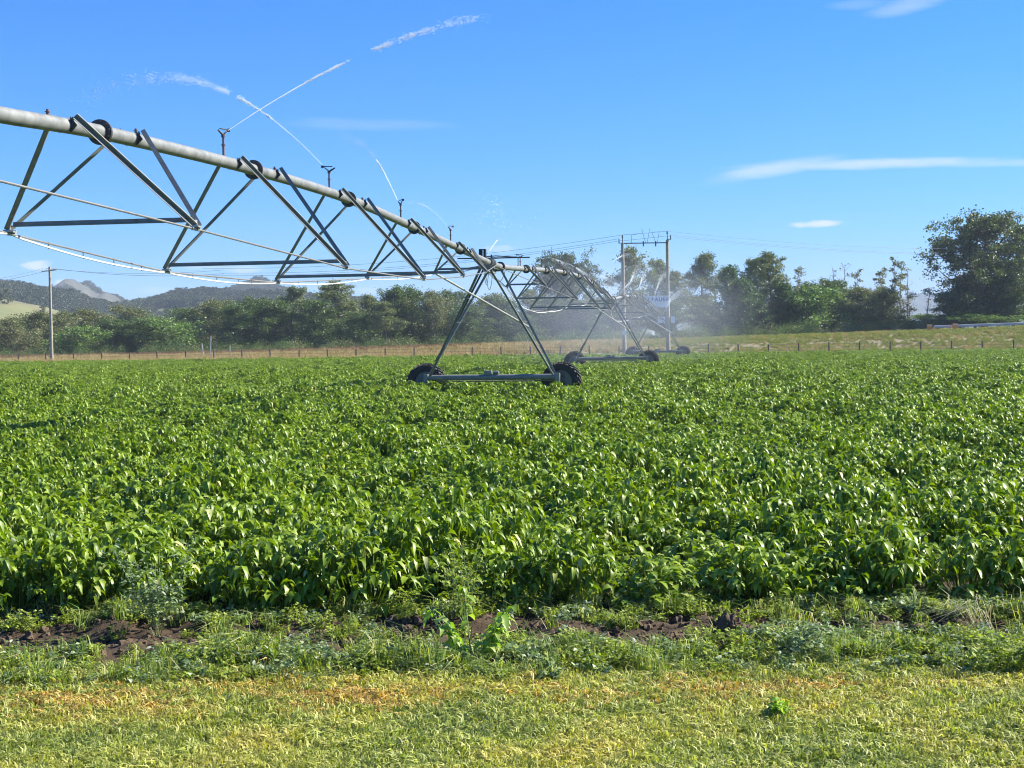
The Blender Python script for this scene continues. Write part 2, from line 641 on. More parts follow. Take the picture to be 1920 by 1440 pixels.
def blades(base, az, L, w, lean, curl):
    """grass blades: two segments, flat"""
    n = len(az)
    d = np.stack([np.cos(az), np.sin(az), np.zeros(n)], 1)
    s = np.stack([-np.sin(az), np.cos(az), np.zeros(n)], 1)
    up = np.array([0, 0, 1.0])
    m = base + d * (L * lean * 0.4)[:, None] + up * (L * 0.6)[:, None]
    t = base + d * (L * (lean + curl))[:, None] + up * (L * (1.0 - 0.6 * curl - 0.35 * lean))[:, None]
    w = w[:, None] if hasattr(w, '__len__') else w
    vs = [base - s * w / 2, base + s * w / 2, m - s * w * 0.4, m + s * w * 0.4, t]
    V = np.stack(vs, 1).reshape(-1, 3)
    o = (np.arange(n) * 5)[:, None]
    return V, o + np.array([[2, 3, 4]]), o + np.array([[0, 1, 3, 2]])


# ---------------------------------------------------------------- scatter by geometry nodes (only for what nobody could count)
def scatter(name, protos, P, rot, scl, idx, mat_label=None):
    col = bpy.data.collections.new(name + '_sources')
    for k, (me, mat) in enumerate(protos):
        o = mesh_obj('%s_source_%02d' % (name, k), me, mat, link=False)
        col.objects.link(o)
    me = bpy.data.meshes.new(name)
    me.vertices.add(len(P))
    me.vertices.foreach_set('co', np.asarray(P, dtype=np.float32).ravel())
    for nm, ty, arr in (('rot', 'FLOAT_VECTOR', rot), ('scl', 'FLOAT_VECTOR', scl), ('idx', 'INT', idx)):
        a = me.attributes.new(nm, ty, 'POINT')
        a.data.foreach_set('vector' if ty == 'FLOAT_VECTOR' else 'value', np.asarray(arr, dtype=np.float32 if ty != 'INT' else np.int32).ravel())
    o = bpy.data.objects.new(name, me)
    COL.objects.link(o)
    ng = bpy.data.node_groups.new(name + '_nodes', 'GeometryNodeTree')
    ng.interface.new_socket(name='Geometry', in_out='INPUT', socket_type='NodeSocketGeometry')
    ng.interface.new_socket(name='Geometry', in_out='OUTPUT', socket_type='NodeSocketGeometry')
    gi = N(ng, 'NodeGroupInput'); go = N(ng, 'NodeGroupOutput')
    ci = N(ng, 'GeometryNodeCollectionInfo')
    ci.inputs['Collection'].default_value = col
    ci.inputs['Separate Children'].default_value = True
    ip = N(ng, 'GeometryNodeInstanceOnPoints')
    ip.inputs['Pick Instance'].default_value = True

    def attr(nm, ty):
        a = N(ng, 'GeometryNodeInputNamedAttribute', data_type=ty)
        a.inputs['Name'].default_value = nm
        return a.outputs['Attribute']
    e2r = N(ng, 'FunctionNodeEulerToRotation')
    L = ng.links.new
    L(gi.outputs[0], ip.inputs['Points'])
    L(ci.outputs[0], ip.inputs['Instance'])
    L(attr('idx', 'INT'), ip.inputs['Instance Index'])
    L(attr('rot', 'FLOAT_VECTOR'), e2r.inputs[0])
    L(e2r.outputs[0], ip.inputs['Rotation'])
    L(attr('scl', 'FLOAT_VECTOR'), ip.inputs['Scale'])
    L(ip.outputs[0], go.inputs[0])
    md = o.modifiers.new('scatter', 'NODES')
    md.node_group = ng
    return o


def scat_simple(name, protos, P, smin, smax, tilt=0.1, label=None, cat=None, smul=None):
    n = len(P)
    rot = np.stack([rng.normal(0, tilt, n), rng.normal(0, tilt, n), rng.uniform(0, 6.283, n)], 1)
    s = rng.uniform(smin, smax, n)
    if smul is not None: s = s * smul
    o = scatter(name, protos, P, rot, np.stack([s, s, s * rng.uniform(0.85, 1.15, n)], 1), rng.integers(0, len(protos), n))
    return tag(o, label, cat, kind='stuff')


# ---------------------------------------------------------------- the crop
M_CROP = leaf_mat('crop_leaf', [(0.0, (0.030, 0.065, 0.004)), (0.35, (0.11, 0.20, 0.009)), (0.78, (0.29, 0.39, 0.026)), (0.955, (0.30, 0.40, 0.05)), (0.97, (0.52, 0.52, 0.18)), (1.0, (0.62, 0.58, 0.28))],
                  trans=0.22, rough=0.43, spec=0.38, pf=0.28, tcol=(0.27, 0.29, 0.02),
                  patch=[(0.3, (0.07, 0.125, 0.008)), (0.5, (0.15, 0.23, 0.012)), (0.7, (0.30, 0.39, 0.028))], patch_scale=0.5)


def crop_plant(seed, h=0.56, R=0.36, nc=46):
    r_ = np.random.default_rng(seed)
    parts = []
    ends = []
    ang = r_.uniform(0, 6.283, nc)
    rad = R * np.sqrt(r_.uniform(0, 1, nc))
    top = h * (1 - 0.62 * (rad / R) ** 2)
    z = top * (1 - 0.50 * r_.uniform(0, 1, nc) ** 2.0)
    C = np.stack([rad * np.cos(ang), rad * np.sin(ang), z], 1)
    B = np.stack([rad * 0.25 * np.cos(ang), rad * 0.25 * np.sin(ang), np.zeros(nc)], 1)
    parts.append(rods(B, C, 0.004))
    for k in range(nc):
        m = r_.integers(4, 8)
        az = r_.uniform(0, 6.283) + np.arange(m) * 6.283 / m + r_.normal(0, .35, m)
        b = np.repeat(C[k][None], m, 0) + r_.normal(0, 0.012, (m, 3))
        parts.append(leaf_arrays(b, az, r_.uniform(0.058, 0.110, m), r_.uniform(0.030, 0.054, m), r_.uniform(-0.05, 0.50, m),
                                 r_.uniform(0.45, 1.35, m), 0.40, r_.normal(0, 0.35, m)))
    V, F = join_arrays(parts)
    return np_mesh('crop_plant', V, F)


def build_crop():
    P, sm = [], []
    for (y0, y1, st) in ((11.15, 30, 0.335), (30, 60, 0.38), (60, 156, 0.47)):
        for y in np.arange(y0, y1, st * 0.9):
            hw = 0.47 * y + 3
            xs = np.arange(-hw, hw, st)
            ys = y + rng.normal(0, st * 0.28, len(xs))
            if y == y0 and y0 < 12: ys = y + rng.normal(0, 0.05, len(xs))
            xs = xs + rng.normal(0, st * 0.28, len(xs)) + (st / 2 if int(y / st) % 2 else 0)
            if y0 < 12:
                ys = np.maximum(ys, 10.92 + 0.25 * (fbm(xs / 1.3, xs * 0, 31) - 0.5) + 0.0 * ys)
            keep = ys < FIELD_FAR(xs)
            P.append(np.stack([xs[keep], ys[keep]], 1)); sm.append(np.full(keep.sum(), st / 0.31 * 0.92 if st > .34 else 1.0))
    P = np.concatenate(P); sm = np.concatenate(sm)
    X, Y = P[:, 0], P[:, 1]
    n = np.clip(fbm(X / 1.1, Y / 1.5, 21, 3) * 1.25 - .125, 0, 1)
    n2 = fbm(X / 0.7, Y / 3.5, 24, 2)
    dens = 0.45 + 1.1 * n
    cr0 = np.abs(fbm(X / 1.35 + .35 * n2, Y / 1.5, 27, 2) - .5)
    keep = rng.uniform(0, 1, len(X)) < np.where(n < 0.27, 0.12, 1.0) * np.where(cr0 < .025, .15, 1)
    # rare open gaps seen in the crop
    cr = fbm(X / 1.35 + .35 * n2, Y / 1.5, 27, 2)
    crev = np.maximum(sstep(0.0, 0.10, np.abs(cr - .5)), .45 * (Y < 11.6))
    hs = (0.50 + 0.92 * n + 0.10 * n2) * (0.34 + 0.66 * crev)
    hs = hs  * (1 - .16 * sstep(60, 120, Y))
    # wheel tracks of the machine
    P, sm, hs, X, Y = P[keep], sm[keep], hs[keep], X[keep], Y[keep]
    m = len(P)
    rot = np.stack([rng.normal(0, .12, m), rng.normal(0, .12, m), rng.uniform(0, 6.283, m)], 1)
    s = sm * rng.uniform(0.88, 1.15, m)
    hz = np.where(sm > 1.05, hs / np.maximum(s, 1e-3) * 0.98, hs) if False else hs * np.where(sm > 1.05, 1.0 / sm * s, s) * 0.98
    P3 = np.stack([X, Y, ground_z(X, Y) - 0.02], 1)
    protos = [(crop_plant(100 + k, nc=48 + (k % 3) * 6), M_CROP) for k in range(9)]
    o = scatter('potato_crop', protos, P3, rot, np.stack([s, s, hz], 1), rng.integers(0, 9, m))
    tag(o, 'dense knee high crop of bright green drooping leaves filling the whole field', 'crop', kind='stuff')


build_crop()


# ---------------------------------------------------------------- mown grass, weeds and soil strip
def tuft(seed, n=26, R=0.05, L=(0.035, 0.075), w=0.004, lean=0.5, curl=(0.0, 0.5)):
    r_ = np.random.default_rng(seed)
    a, r = r_.uniform(0, 6.283, n), R * np.sqrt(r_.uniform(0, 1, n))
    b = np.stack([r * np.cos(a), r * np.sin(a), np.full(n, -0.004)], 1)
    V, T, Q = blades(b, r_.uniform(0, 6.283, n), r_.uniform(*L, n), r_.uniform(.7, 1.3, n) * w, r_.uniform(0, lean, n), r_.uniform(*curl, n))
    return np_mesh('tuft', V, [T, Q])


M_LAWN = leaf_mat('lawn_blade', [(0.0, (0.08, 0.12, 0.020)), (0.3, (0.27, 0.31, 0.045)), (0.6, (0.50, 0.51, 0.10)), (0.85, (0.78, 0.72, 0.30)), (1.0, (0.50, 0.33, 0.14))],
                  trans=0.3, rough=0.5, tcol=(0.22, 0.24, 0.05), spec=0.3,
                  patch=[(0.36, (0.13, 0.22, 0.04)), (0.48, (0.30, 0.36, 0.06)), (0.58, (0.52, 0.48, 0.10)), (0.70, (0.62, 0.44, 0.10))], patch_scale=1.1, pf=0.45)
M_LAWNO = leaf_mat('dry_lawn_blade', [(0.0, (0.24, 0.22, 0.05)), (0.4, (0.52, 0.42, 0.08)), (0.7, (0.64, 0.47, 0.13)), (1.0, (0.52, 0.31, 0.10))],
                   trans=0.25, rough=0.5, tcol=(0.26, 0.2, 0.05), spec=0.3)
M_WEED = leaf_mat('weed_leaf', [(0.0, (0.12, 0.16, 0.022)), (0.5, (0.27, 0.34, 0.045)), (0.9, (0.42, 0.48, 0.10)), (1.0, (0.50, 0.50, 0.20))],
                  trans=0.3, rough=0.5, tcol=(0.25, 0.27, 0.04), spec=0.2)
M_WEEDG = leaf_mat('grey_weed_leaf', [(0.0, (0.10, 0.15, 0.06)), (0.5, (0.19, 0.26, 0.11)), (0.9, (0.32, 0.39, 0.20)), (1.0, (0.6, 0.62, 0.45))],
                   trans=0.25, rough=0.5, tcol=(0.24, 0.28, 0.1), spec=0.25)
M_YWEED = leaf_mat('yellow_green_leaf', [(0.0, (0.18, 0.30, 0.03)), (0.6, (0.30, 0.42, 0.06)), (1.0, (0.48, 0.52, 0.18))],
                   trans=0.4, rough=0.4, tcol=(0.22, 0.28, 0.04))
M_BLADE = leaf_mat('tall_blade', [(0.0, (0.11, 0.18, 0.03)), (0.6, (0.23, 0.31, 0.06)), (0.9, (0.42, 0.45, 0.15)), (1.0, (0.6, 0.54, 0.28))],
                   trans=0.3, rough=0.5, tcol=(0.25, 0.27, 0.05), spec=0.2)


def pts_in(x0, x1, y0, y1, n, zoff=0.0):
    X, Y = rng.uniform(x0, x1, n), rng.uniform(y0, y1, n)
    return np.stack([X, Y, ground_z(X, Y) + zoff], 1)


def build_lawn():
    P = pts_in(-5.2, 5.2, 5.2, 9.25, 42000)
    lim = 9.0 + 0.5 * (fbm(P[:, 0] / 0.5, P[:, 0] * 0, 41, 4) - 0.5)
    P = P[P[:, 1] < lim]
    # one continuous turf, with the orange dried patch of its own
    ox = np.exp(-(((P[:, 0] + 1.75) / 1.25) ** 2 + ((P[:, 1] - 8.45) / 0.38) ** 2)) + 0.6 * np.exp(-(((P[:, 0] - 0.6) / 1.9) ** 2 + ((P[:, 1] - 8.35) / 0.22) ** 2))
    isdry = rng.uniform(0, 1, len(P)) < np.clip(ox * 1.5, 0, 0.95) * np.clip(2.6 * fbm(P[:, 0] / .5, P[:, 1] / .22, 44) - .75, 0, 1.1)
    protos = [(tuft(200 + k, n=15, R=.045, L=(.03, .075), w=.0085, lean=1.1, curl=(0, .9)), M_LAWN) for k in range(6)] + [(tuft(210 + k, n=15, R=.045, L=(.03, .07), w=.0085, lean=1.1, curl=(0, .9)), M_LAWNO) for k in range(4)]
    n = len(P)
    idx = np.where(isdry, rng.integers(6, 10, n), rng.integers(0, 6, n))
    rot = np.stack([rng.normal(0, .2, n), rng.normal(0, .2, n), rng.uniform(0, 6.283, n)], 1)
    s = rng.uniform(0.6, 1.15, n) * (0.70 + 0.5 * fbm(P[:, 0] / .5, P[:, 1] / .5, 45))
    o = scatter('grass', protos, P, rot, np.stack([s, s, s], 1), idx)
    tag(o, 'short mown yellow green grass with dried orange patches along the bottom', 'grass', kind='stuff')


build_lawn()


def herb(seed, h=0.12, R=0.09, nc=26, L=(0.014, 0.03), wr=0.62, stemr=0.0012, nl=(4, 7)):
    r_ = np.random.default_rng(seed)
    a, r = r_.uniform(0, 6.283, nc), R * np.sqrt(r_.uniform(0, 1, nc))
    z = h * r_.uniform(0.25, 1, nc) * (1 - 0.4 * (r / R) ** 2)
    C = np.stack([r * np.cos(a), r * np.sin(a), z], 1)
    parts = [rods(C * np.array([.3, .3, 0]), C, stemr)]
    for k in range(nc):
        m = r_.integers(*nl)
        l = r_.uniform(*L, m)
        t = r_.uniform(0.4, 1.0, m)[:, None]
        b = C[k] * np.array([.3, .3, 0]) * (1 - t) + C[k] * t
        parts.append(leaf_arrays(b, r_.uniform(0, 6.283, m), l, l * wr, r_.uniform(0, .9, m), r_.uniform(0.1, .8, m), .2, r_.normal(0, .4, m)))
    V, F = join_arrays(parts)
    return np_mesh('herb', V, F)


def build_weeds():
    n = 5200
    P = pts_in(-5.8, 5.8, 8.68, 11.1, n)
    X, Y = P[:, 0], P[:, 1]
    f = fbm(X / 0.55, Y / 0.25, 51, 3)
    wob = (fbm(X / 0.9, Y * 0 + 3, 58, 3) - .5) * 1.1
    near = np.exp(-((Y - 9.25 - wob * .2) / 0.33) ** 2)
    bed = np.exp(-((Y - 10.7 + wob * .4) / 0.25) ** 2)
    bare = np.exp(-((Y - 10.0 + wob) / (0.25 + .3 * fbm(X / .7, X * 0, 59))) ** 2)
    p = 0.8 * near + 0.36 * bed + 0.42 - 0.58 * bare + 2.2 * (f - 0.5) + 0.25 * sstep(1, 3, X) - 0.2 * sstep(-1.0, -3, X) * bare
    P = P[rng.uniform(0, 1, n) < p]
    protos = [(herb(300 + k, h=0.07 + 0.025 * (k % 3)), M_WEED) for k in range(4)] + \
             [(herb(310 + k, h=0.10, L=(0.02, 0.045), nc=16, wr=0.5), M_WEEDG) for k in range(2)] + \
             [(tuft(320 + k, n=22, R=0.05, L=(0.07, 0.20), w=0.006, lean=0.7, curl=(0.1, 0.9)), M_BLADE) for k in range(3)]
    scat_simple('weeds', protos, P, 0.7, 1.5, 0.15, 'low green weeds and grass sprouting over the dark soil strip', 'weeds',
                smul=0.62 + 0.55 * fbm(P[:, 0] / .8, P[:, 1] / .8, 55))
    # loose crumbs of soil
    prot = []
    for k in range(4):
        bm = bmesh.new()
        bmesh.ops.create_icosphere(bm, subdivisions=2, radius=0.03)
        r_ = random.Random(k)
        off = Vector((r_.random() * 9, r_.random() * 9, 0))
        from mathutils import noise as mn
        for v in bm.verts:
            v.co *= 0.75 + 0.6 * mn.noise(v.co * 45 + off)
            v.co.z *= 0.7
        me = bpy.data.meshes.new('crumb'); bm.to_mesh(me); bm.free()
        prot.append((me, M_SOIL))
    P = pts_in(-5.8, 5.8, 9.3, 11.4, 9000, 0.004)
    f = fbm(P[:, 0] / .5, P[:, 1] / .3, 57, 3)
    P = P[rng.uniform(0, 1, len(P)) < f]
    sz = rng.uniform(0, 1, len(P)) ** 3 * 1.5 + 0.3
    scat_simple('soil_crumbs', prot, P, 0.9, 1.1, 0.6, 'loose dark brown crumbs of soil in front of the crop', 'soil', smul=sz)


M_SOIL, _nt, _b = new_mat('soil_clod')
_nt.links.new(ramp(_nt, [(0.3, (0.055, 0.034, 0.016)), (0.7, (0.17, 0.112, 0.060))], noise(_nt, 30, 8, 0.7)), _b.inputs['Base Color'])
_b.inputs['Roughness'].default_value = 0.95
build_weeds()


def wp(px, py, z=0.0, Y=None):
    """ground point under pixel"""
    d = CAMM.to_3x3() @ Vector(((px - W0 / 2) / F0, -(py - H0 / 2) / F0, -1.0))
    k = (z - CAMZ) / d.z
    return Vector((d.x * k, d.y * k, gz(d.x * k, d.y * k)))


def airy_weed(px, py, h, R, mat, label, seed, nc=60, L=(0.02, 0.045), wr=0.4, name='weed_plant'):
    p = wp(px, py)
    root = tag(empty(name, p), label, 'weed')
    r_ = np.random.default_rng(seed)
    stems, leaves = [], []
    ns = 9
    for s in range(ns):
        a = r_.uniform(0, 6.283)
        tip = np.array([math.cos(a) * R * r_.uniform(.2, 1), math.sin(a) * R * r_.uniform(.2, 1), h * r_.uniform(.6, 1.05)])
        b = tip * np.array([.08, .08, 0])
        mid = (b + tip) / 2 + r_.normal(0, .02, 3)
        A = np.array([b, mid]); B = np.array([mid, tip])
        stems.append(rods(A, B, 0.003))
        for q in range(nc // ns * 2):
            t = r_.uniform(0.25, 1)
            c = (b * (1 - t) + tip * t) + r_.normal(0, R * .16, 3) * np.array([1, 1, .6])
            stems.append(rods(np.array([b * (1 - t) + tip * t]), np.array([c]), 0.0013))
            m = 4
            l = r_.uniform(*L, m)
            leaves.append(leaf_arrays(np.repeat(c[None], m, 0), r_.uniform(0, 6.283, m), l, l * wr, r_.uniform(0, .8, m), r_.uniform(0, .7, m), .2, r_.normal(0, .5, m)))
    V, F = join_arrays(stems); mesh_obj('stem', np_mesh('stem', V, F), M_STEM, root)
    V, F = join_arrays(leaves); mesh_obj('foliage', np_mesh('foliage', V, F), mat, root)
    return root


airy_weed(295, 1185, 0.62, 0.32, M_WEEDG, 'big grey green feathery weed growing against the front of the crop at left', 1, 190)
airy_weed(872, 1170, 0.64, 0.30, M_WEED, 'tall thin stemmed weed with tiny leaves behind the yellow green seedling', 2, 170, (0.015, 0.032))
airy_weed(590, 1185, 0.17, 0.20, M_WEED, 'round bright green weed clump beside the bare soil left of the middle', 3, 90, (0.012, 0.024), 0.7)
airy_weed(750, 1160, 0.18, 0.15, M_WEED, 'small leafy green weed just left of the brown root clod', 4, 60, (0.014, 0.028), 0.7)
airy_weed(1500, 1240, 0.24, 0.30, M_WEEDG, 'wide dusty green weed clump casting dark shade on the lawn edge', 5, 110, (0.02, 0.045), 0.4)
airy_weed(1880, 1265, 0.26, 0.30, M_WEED, 'broad bright green weed clump at the right edge of the soil strip', 6, 110, (0.02, 0.04), 0.6)
airy_weed(60, 1175, 0.16, 0.26, M_WEED, 'low pale green weed mound at the left edge by the crop', 7, 90, (0.014, 0.028), 0.6)
airy_weed(1460, 1345, 0.08, 0.07, M_YWEED, 'single bright leafy rosette growing alone in the mown grass', 8, 26, (0.03, 0.05), 0.55)
airy_weed(400, 1245, 0.13, 0.3, M_WEED, 'dark green clover like clump on the lawn edge at left', 9, 110, (0.016, 0.03), 0.8)


def big_seedling():
    p = wp(885, 1245)
    root = tag(empty('seedling', p), 'yellow green broad leaved seedling leaning out of the soil strip in front of the crop', 'plant')
    r_ = np.random.default_rng(5)
    stems, leaves = [], []
    for s in range(11):
        a = r_.uniform(-0.9, 0.9) + (0 if s % 2 else math.pi)
        l = r_.uniform(.2, .5)
        tip = np.array([math.cos(a) * l * .6, math.sin(a) * l * .3, l * .85])
        if s == 0: tip = np.array([-0.05, 0.05, 0.56])
        stems.append(rods(np.array([[0, 0, 0.]]), tip[None], 0.006))
        for q in range(7):
            t = r_.uniform(.35, 1)
            m = 2
            L = r_.uniform(0.055, 0.105, m)
            leaves.append(leaf_arrays(np.repeat((tip * t)[None], m, 0), r_.uniform(0, 6.283, m), L, L * .48, r_.uniform(0, .5, m), r_.uniform(.5, 1.2, m), .3, r_.normal(0, .3, m)))
    V, F = join_arrays(stems); mesh_obj('stem', np_mesh('stem', V, F), M_STEM, root)
    V, F = join_arrays(leaves); mesh_obj('foliage', np_mesh('foliage', V, F), M_YWEED, root)


big_seedling()


def tall_grass(px, py, L, lean, label, seed, n=16, w=0.006, mat=None):
    p = wp(px, py)
    r_ = np.random.default_rng(seed)
    az = (0 if lean < 0 else math.pi) + r_.normal(0, .5, n)
    az = np.where(r_.uniform(0, 1, n) < .75, az, r_.uniform(0, 6.283, n))
    base = r_.normal(0, 0.04, (n, 3)) * np.array([1.5, 1, 0])
    V, T, Q = blades(base, az, r_.uniform(.6, 1, n) * L, np.full(n, w), r_.uniform(.3, .9, n) * abs(lean), r_.uniform(0, .7, n))
    o = mesh_obj('grass_tuft', np_mesh('grass_tuft', V, [T, Q]), mat or M_BLADE)
    o.location = p
    tag(o, label, 'grass tuft', 'tall grass tufts on the soil strip')


tall_grass(800, 1262, 0.34, 0.6, 'arching blue green grass tuft below the yellow green seedling', 1, 40)
tall_grass(650, 1215, 0.30, 1.0, 'pale seeding grass tuft left of the brown root clod', 2, 14, 0.004)
tall_grass(1350, 1165, 0.26, 0.8, 'upright grass stalks standing beside the large torn soil clod', 3, 12)
tall_grass(1840, 1195, 0.42, 1.4, 'dry straw coloured grass stalks fanning left by the crop at right', 4, 40, 0.004,
           leaf_mat('straw_blade', [(0, (0.3, 0.27, 0.16)), (1, (0.5, 0.46, 0.32))], 0.2, 0.5, tcol=(0.2, 0.2, 0.1)))
tall_grass(1190, 1165, 0.30, -1.0, 'loose grass stalks leaning right above the two white stones', 5, 16, 0.004)
tall_grass(1600, 1225, 0.20, 0.9, 'curled pale grass blades between weed clumps at right', 6, 18, 0.006)
tall_grass(1040, 1240, 0.22, 0.9, 'fine green grass tuft on the lawn edge right of the middle', 7, 30)
tall_grass(240, 1160, 0.16, 0.9, 'short bright grass tuft at the foot of the grey weed', 8, 26)


def clod(px, py, s, label, seed, mat=None, name='soil_clod', cat='clod', flat=0.8):
    from mathutils import noise as mn
    bm = bmesh.new()
    bmesh.ops.create_icosphere(bm, subdivisions=4, radius=1.0)
    off = Vector((seed * 3.1, seed * 1.7, 0))
    for v in bm.verts:
        n = mn.fractal(v.co * 1.6 + off, 0.7, 2.2, 5)
        v.co *= 0.85 + 0.42 * n
        v.co.z *= flat
        v.co *= s
    me = bpy.data.meshes.new(name)
    bm.to_mesh(me); bm.free()
    o = mesh_obj(name, me, mat or M_SOIL)
    p = wp(px, py)
    o.location = (p.x, p.y, p.z + s * flat * 0.5)
    tag(o, label, cat)


clod(760, 1195, 0.085, 'rough reddish brown root clod in front of the crop, left of the seedling', 1)
clod(1368, 1200, 0.10, 'largest torn clod of dry soil standing upright on the strip', 2, flat=1.1)
clod(1405, 1205, 0.085, 'sloping smooth sided clod touching the largest torn clod', 3, flat=0.8)
clod(610, 1190, 0.09, 'wide crumbly dark clod beside the round green weed', 4, flat=0.6)
clod(1720, 1200, 0.08, 'dark clod half under pale leaves at right', 5)
clod(120, 1158, 0.07, 'small dark clod in the shade of the crop at left', 6)
clod(1545, 1195, 0.07, 'dark lump of soil right of the dusty weed top', 7)
clod(1152, 1192, 0.026, 'left one of two small white stones on the soil', 8, M_STONE, 'stone', 'stone')
clod(1186, 1202, 0.024, 'right one of two small white stones on the soil', 9, M_STONE, 'stone', 'stone')
clod(1565, 1180, 0.022, 'small white stone beside the weeds at right', 10, M_STONE, 'stone', 'stone')

# ---------------------------------------------------------------- the centre pivot machine
pivot = tag(empty('irrigation_machine', (-0.66, 49, 0)), 'long galvanised centre pivot irrigation machine striding over the crop on wheeled towers', 'irrigation machine')
INV = Matrix.Translation(-Vector((-0.66, 49, 0)))


def pb(mb, name, mat, parent=None, **kw):
    """build a part of the machine from world coordinates"""
    mb.v = [tuple(Vector(v) - Vector((-0.66, 49, 0))) for v in mb.v]
    return mb.build(name, mat, parent or pivot, **kw)


T = {0: Vector((-7.45, 5.3, 0)), 1: Vector((-0.665, 49, 0)), 2: Vector((6.05, 91, 0)), 3: Vector((13.1, 134, 0))}
ZK = [(5.3, 4.05), (13.2, 4.42), (16.6, 4.58), (19.35, 4.75), (25.4, 4.94), (31.5, 5.0), (37.75, 4.86), (43.9, 4.68), (49, 4.52),
      (51, 4.50), (56.9, 4.68), (62.6, 4.89), (68.6, 5.05), (74.4, 5.10), (80.2, 5.0), (86, 4.74), (91, 4.42),
      (98.9, 4.72), (104.7, 4.95), (110.5, 5.05), (116.3, 5.05), (122.1, 4.92), (127.9, 4.62), (134, 4.38), (137.5, 4.2)]


def pz(Y):
    # smooth interpolation through the surveyed heights
    ys = [a for a, _ in ZK]; zs = [b for _, b in ZK]
    i = max(1, min(len(ys) - 2, int(np.searchsorted(ys, Y))))
    i0 = max(0, i - 2); 
    y1, y2 = ys[i - 1], ys[i]
    t = (Y - y1) / (y2 - y1)
    m1 = (zs[i] - zs[max(0, i - 2)]) / (ys[i] - ys[max(0, i - 2)])
    m2 = (zs[min(len(zs) - 1, i + 1)] - zs[i - 1]) / (ys[min(len(zs) - 1, i + 1)] - ys[i - 1])
    h = y2 - y1
    return ((2 * t**3 - 3 * t**2 + 1) * zs[i - 1] + (t**3 - 2 * t**2 + t) * h * m1 + (-2 * t**3 + 3 * t**2) * zs[i] + (t**3 - t**2) * h * m2)


def pipe_pt(Y):
    k = 0 if Y < 49 else 1 if Y < 91 else 2
    a, b = T[k], T[k + 1]
    t = (Y - a.y) / (b.y - a.y)
    return Vector((a.x + (b.x - a.x) * t, Y, pz(Y)))


def side_dir(k):
    a, b = T[k], T[k + 1]
    d = (b - a).normalized()
    return Vector((d.y, -d.x, 0)), d


WPROF = [0.74, 1.27, 1.58, 1.58, 1.23, 0.74]
DPROF = [0.66, 1.24, 1.66, 1.68, 1.22, 0.66]
STN = {0: [13.2, 19.35, 25.4, 31.5, 37.75, 43.9], 1: [56.9, 62.6, 68.6, 74.4, 80.2, 86.0], 2: [98.9, 104.7, 110.5, 116.3, 122.1, 127.9]}
PR = 0.095


def sprinkler(Y, parent, tall=True, seed=0):
    p = pipe_pt(Y)
    h = 0.30 if tall else 0.07
    b = p + Vector((0, 0, PR - 0.005))
    mb = MB()
    mb.cyl(b, b + Vector((0, 0, h * .55)), 0.020, n=8)
    mb.cyl(b + Vector((0, 0, h * .55)), b + Vector((0, 0, h * .62)), 0.034, n=8)
    mb.cyl(b + Vector((0, 0, h * .62)), b + Vector((0, 0, h)), 0.018, n=8)
    sp = pb(mb, 'sprinkler' if tall else 'plug', M_BROWN, parent, smooth=True)
    if tall:
        a = seed * 2.1
        c = b + Vector((0, 0, h))
        d = Vector((math.cos(a), math.sin(a), 0)); s = Vector((-d.y, d.x, 0))
        mb = MB()
        mb.cyl(c, c + Vector((0, 0, .05)), 0.036, 0.028, 10)
        mb.cyl(c + Vector((0, 0, .03)), c + d * .12 + Vector((0, 0, .10)), 0.020, 0.013, 8)
        mb.cyl(c + Vector((0, 0, .03)), c - d * .09 + Vector((0, 0, .11)), 0.012, n=6)
        mb.box(c - d * .13 + Vector((0, 0, .13)), c + d * .07 + Vector((0, 0, .13)), 0.03, 0.014)
        mb.box(c - d * .13 + Vector((0, 0, .10)), c - d * .13 + Vector((0, 0, .15)), 0.05, 0.03)
        o = pb(mb, 'nozzle', M_DARK, sp)
    return sp


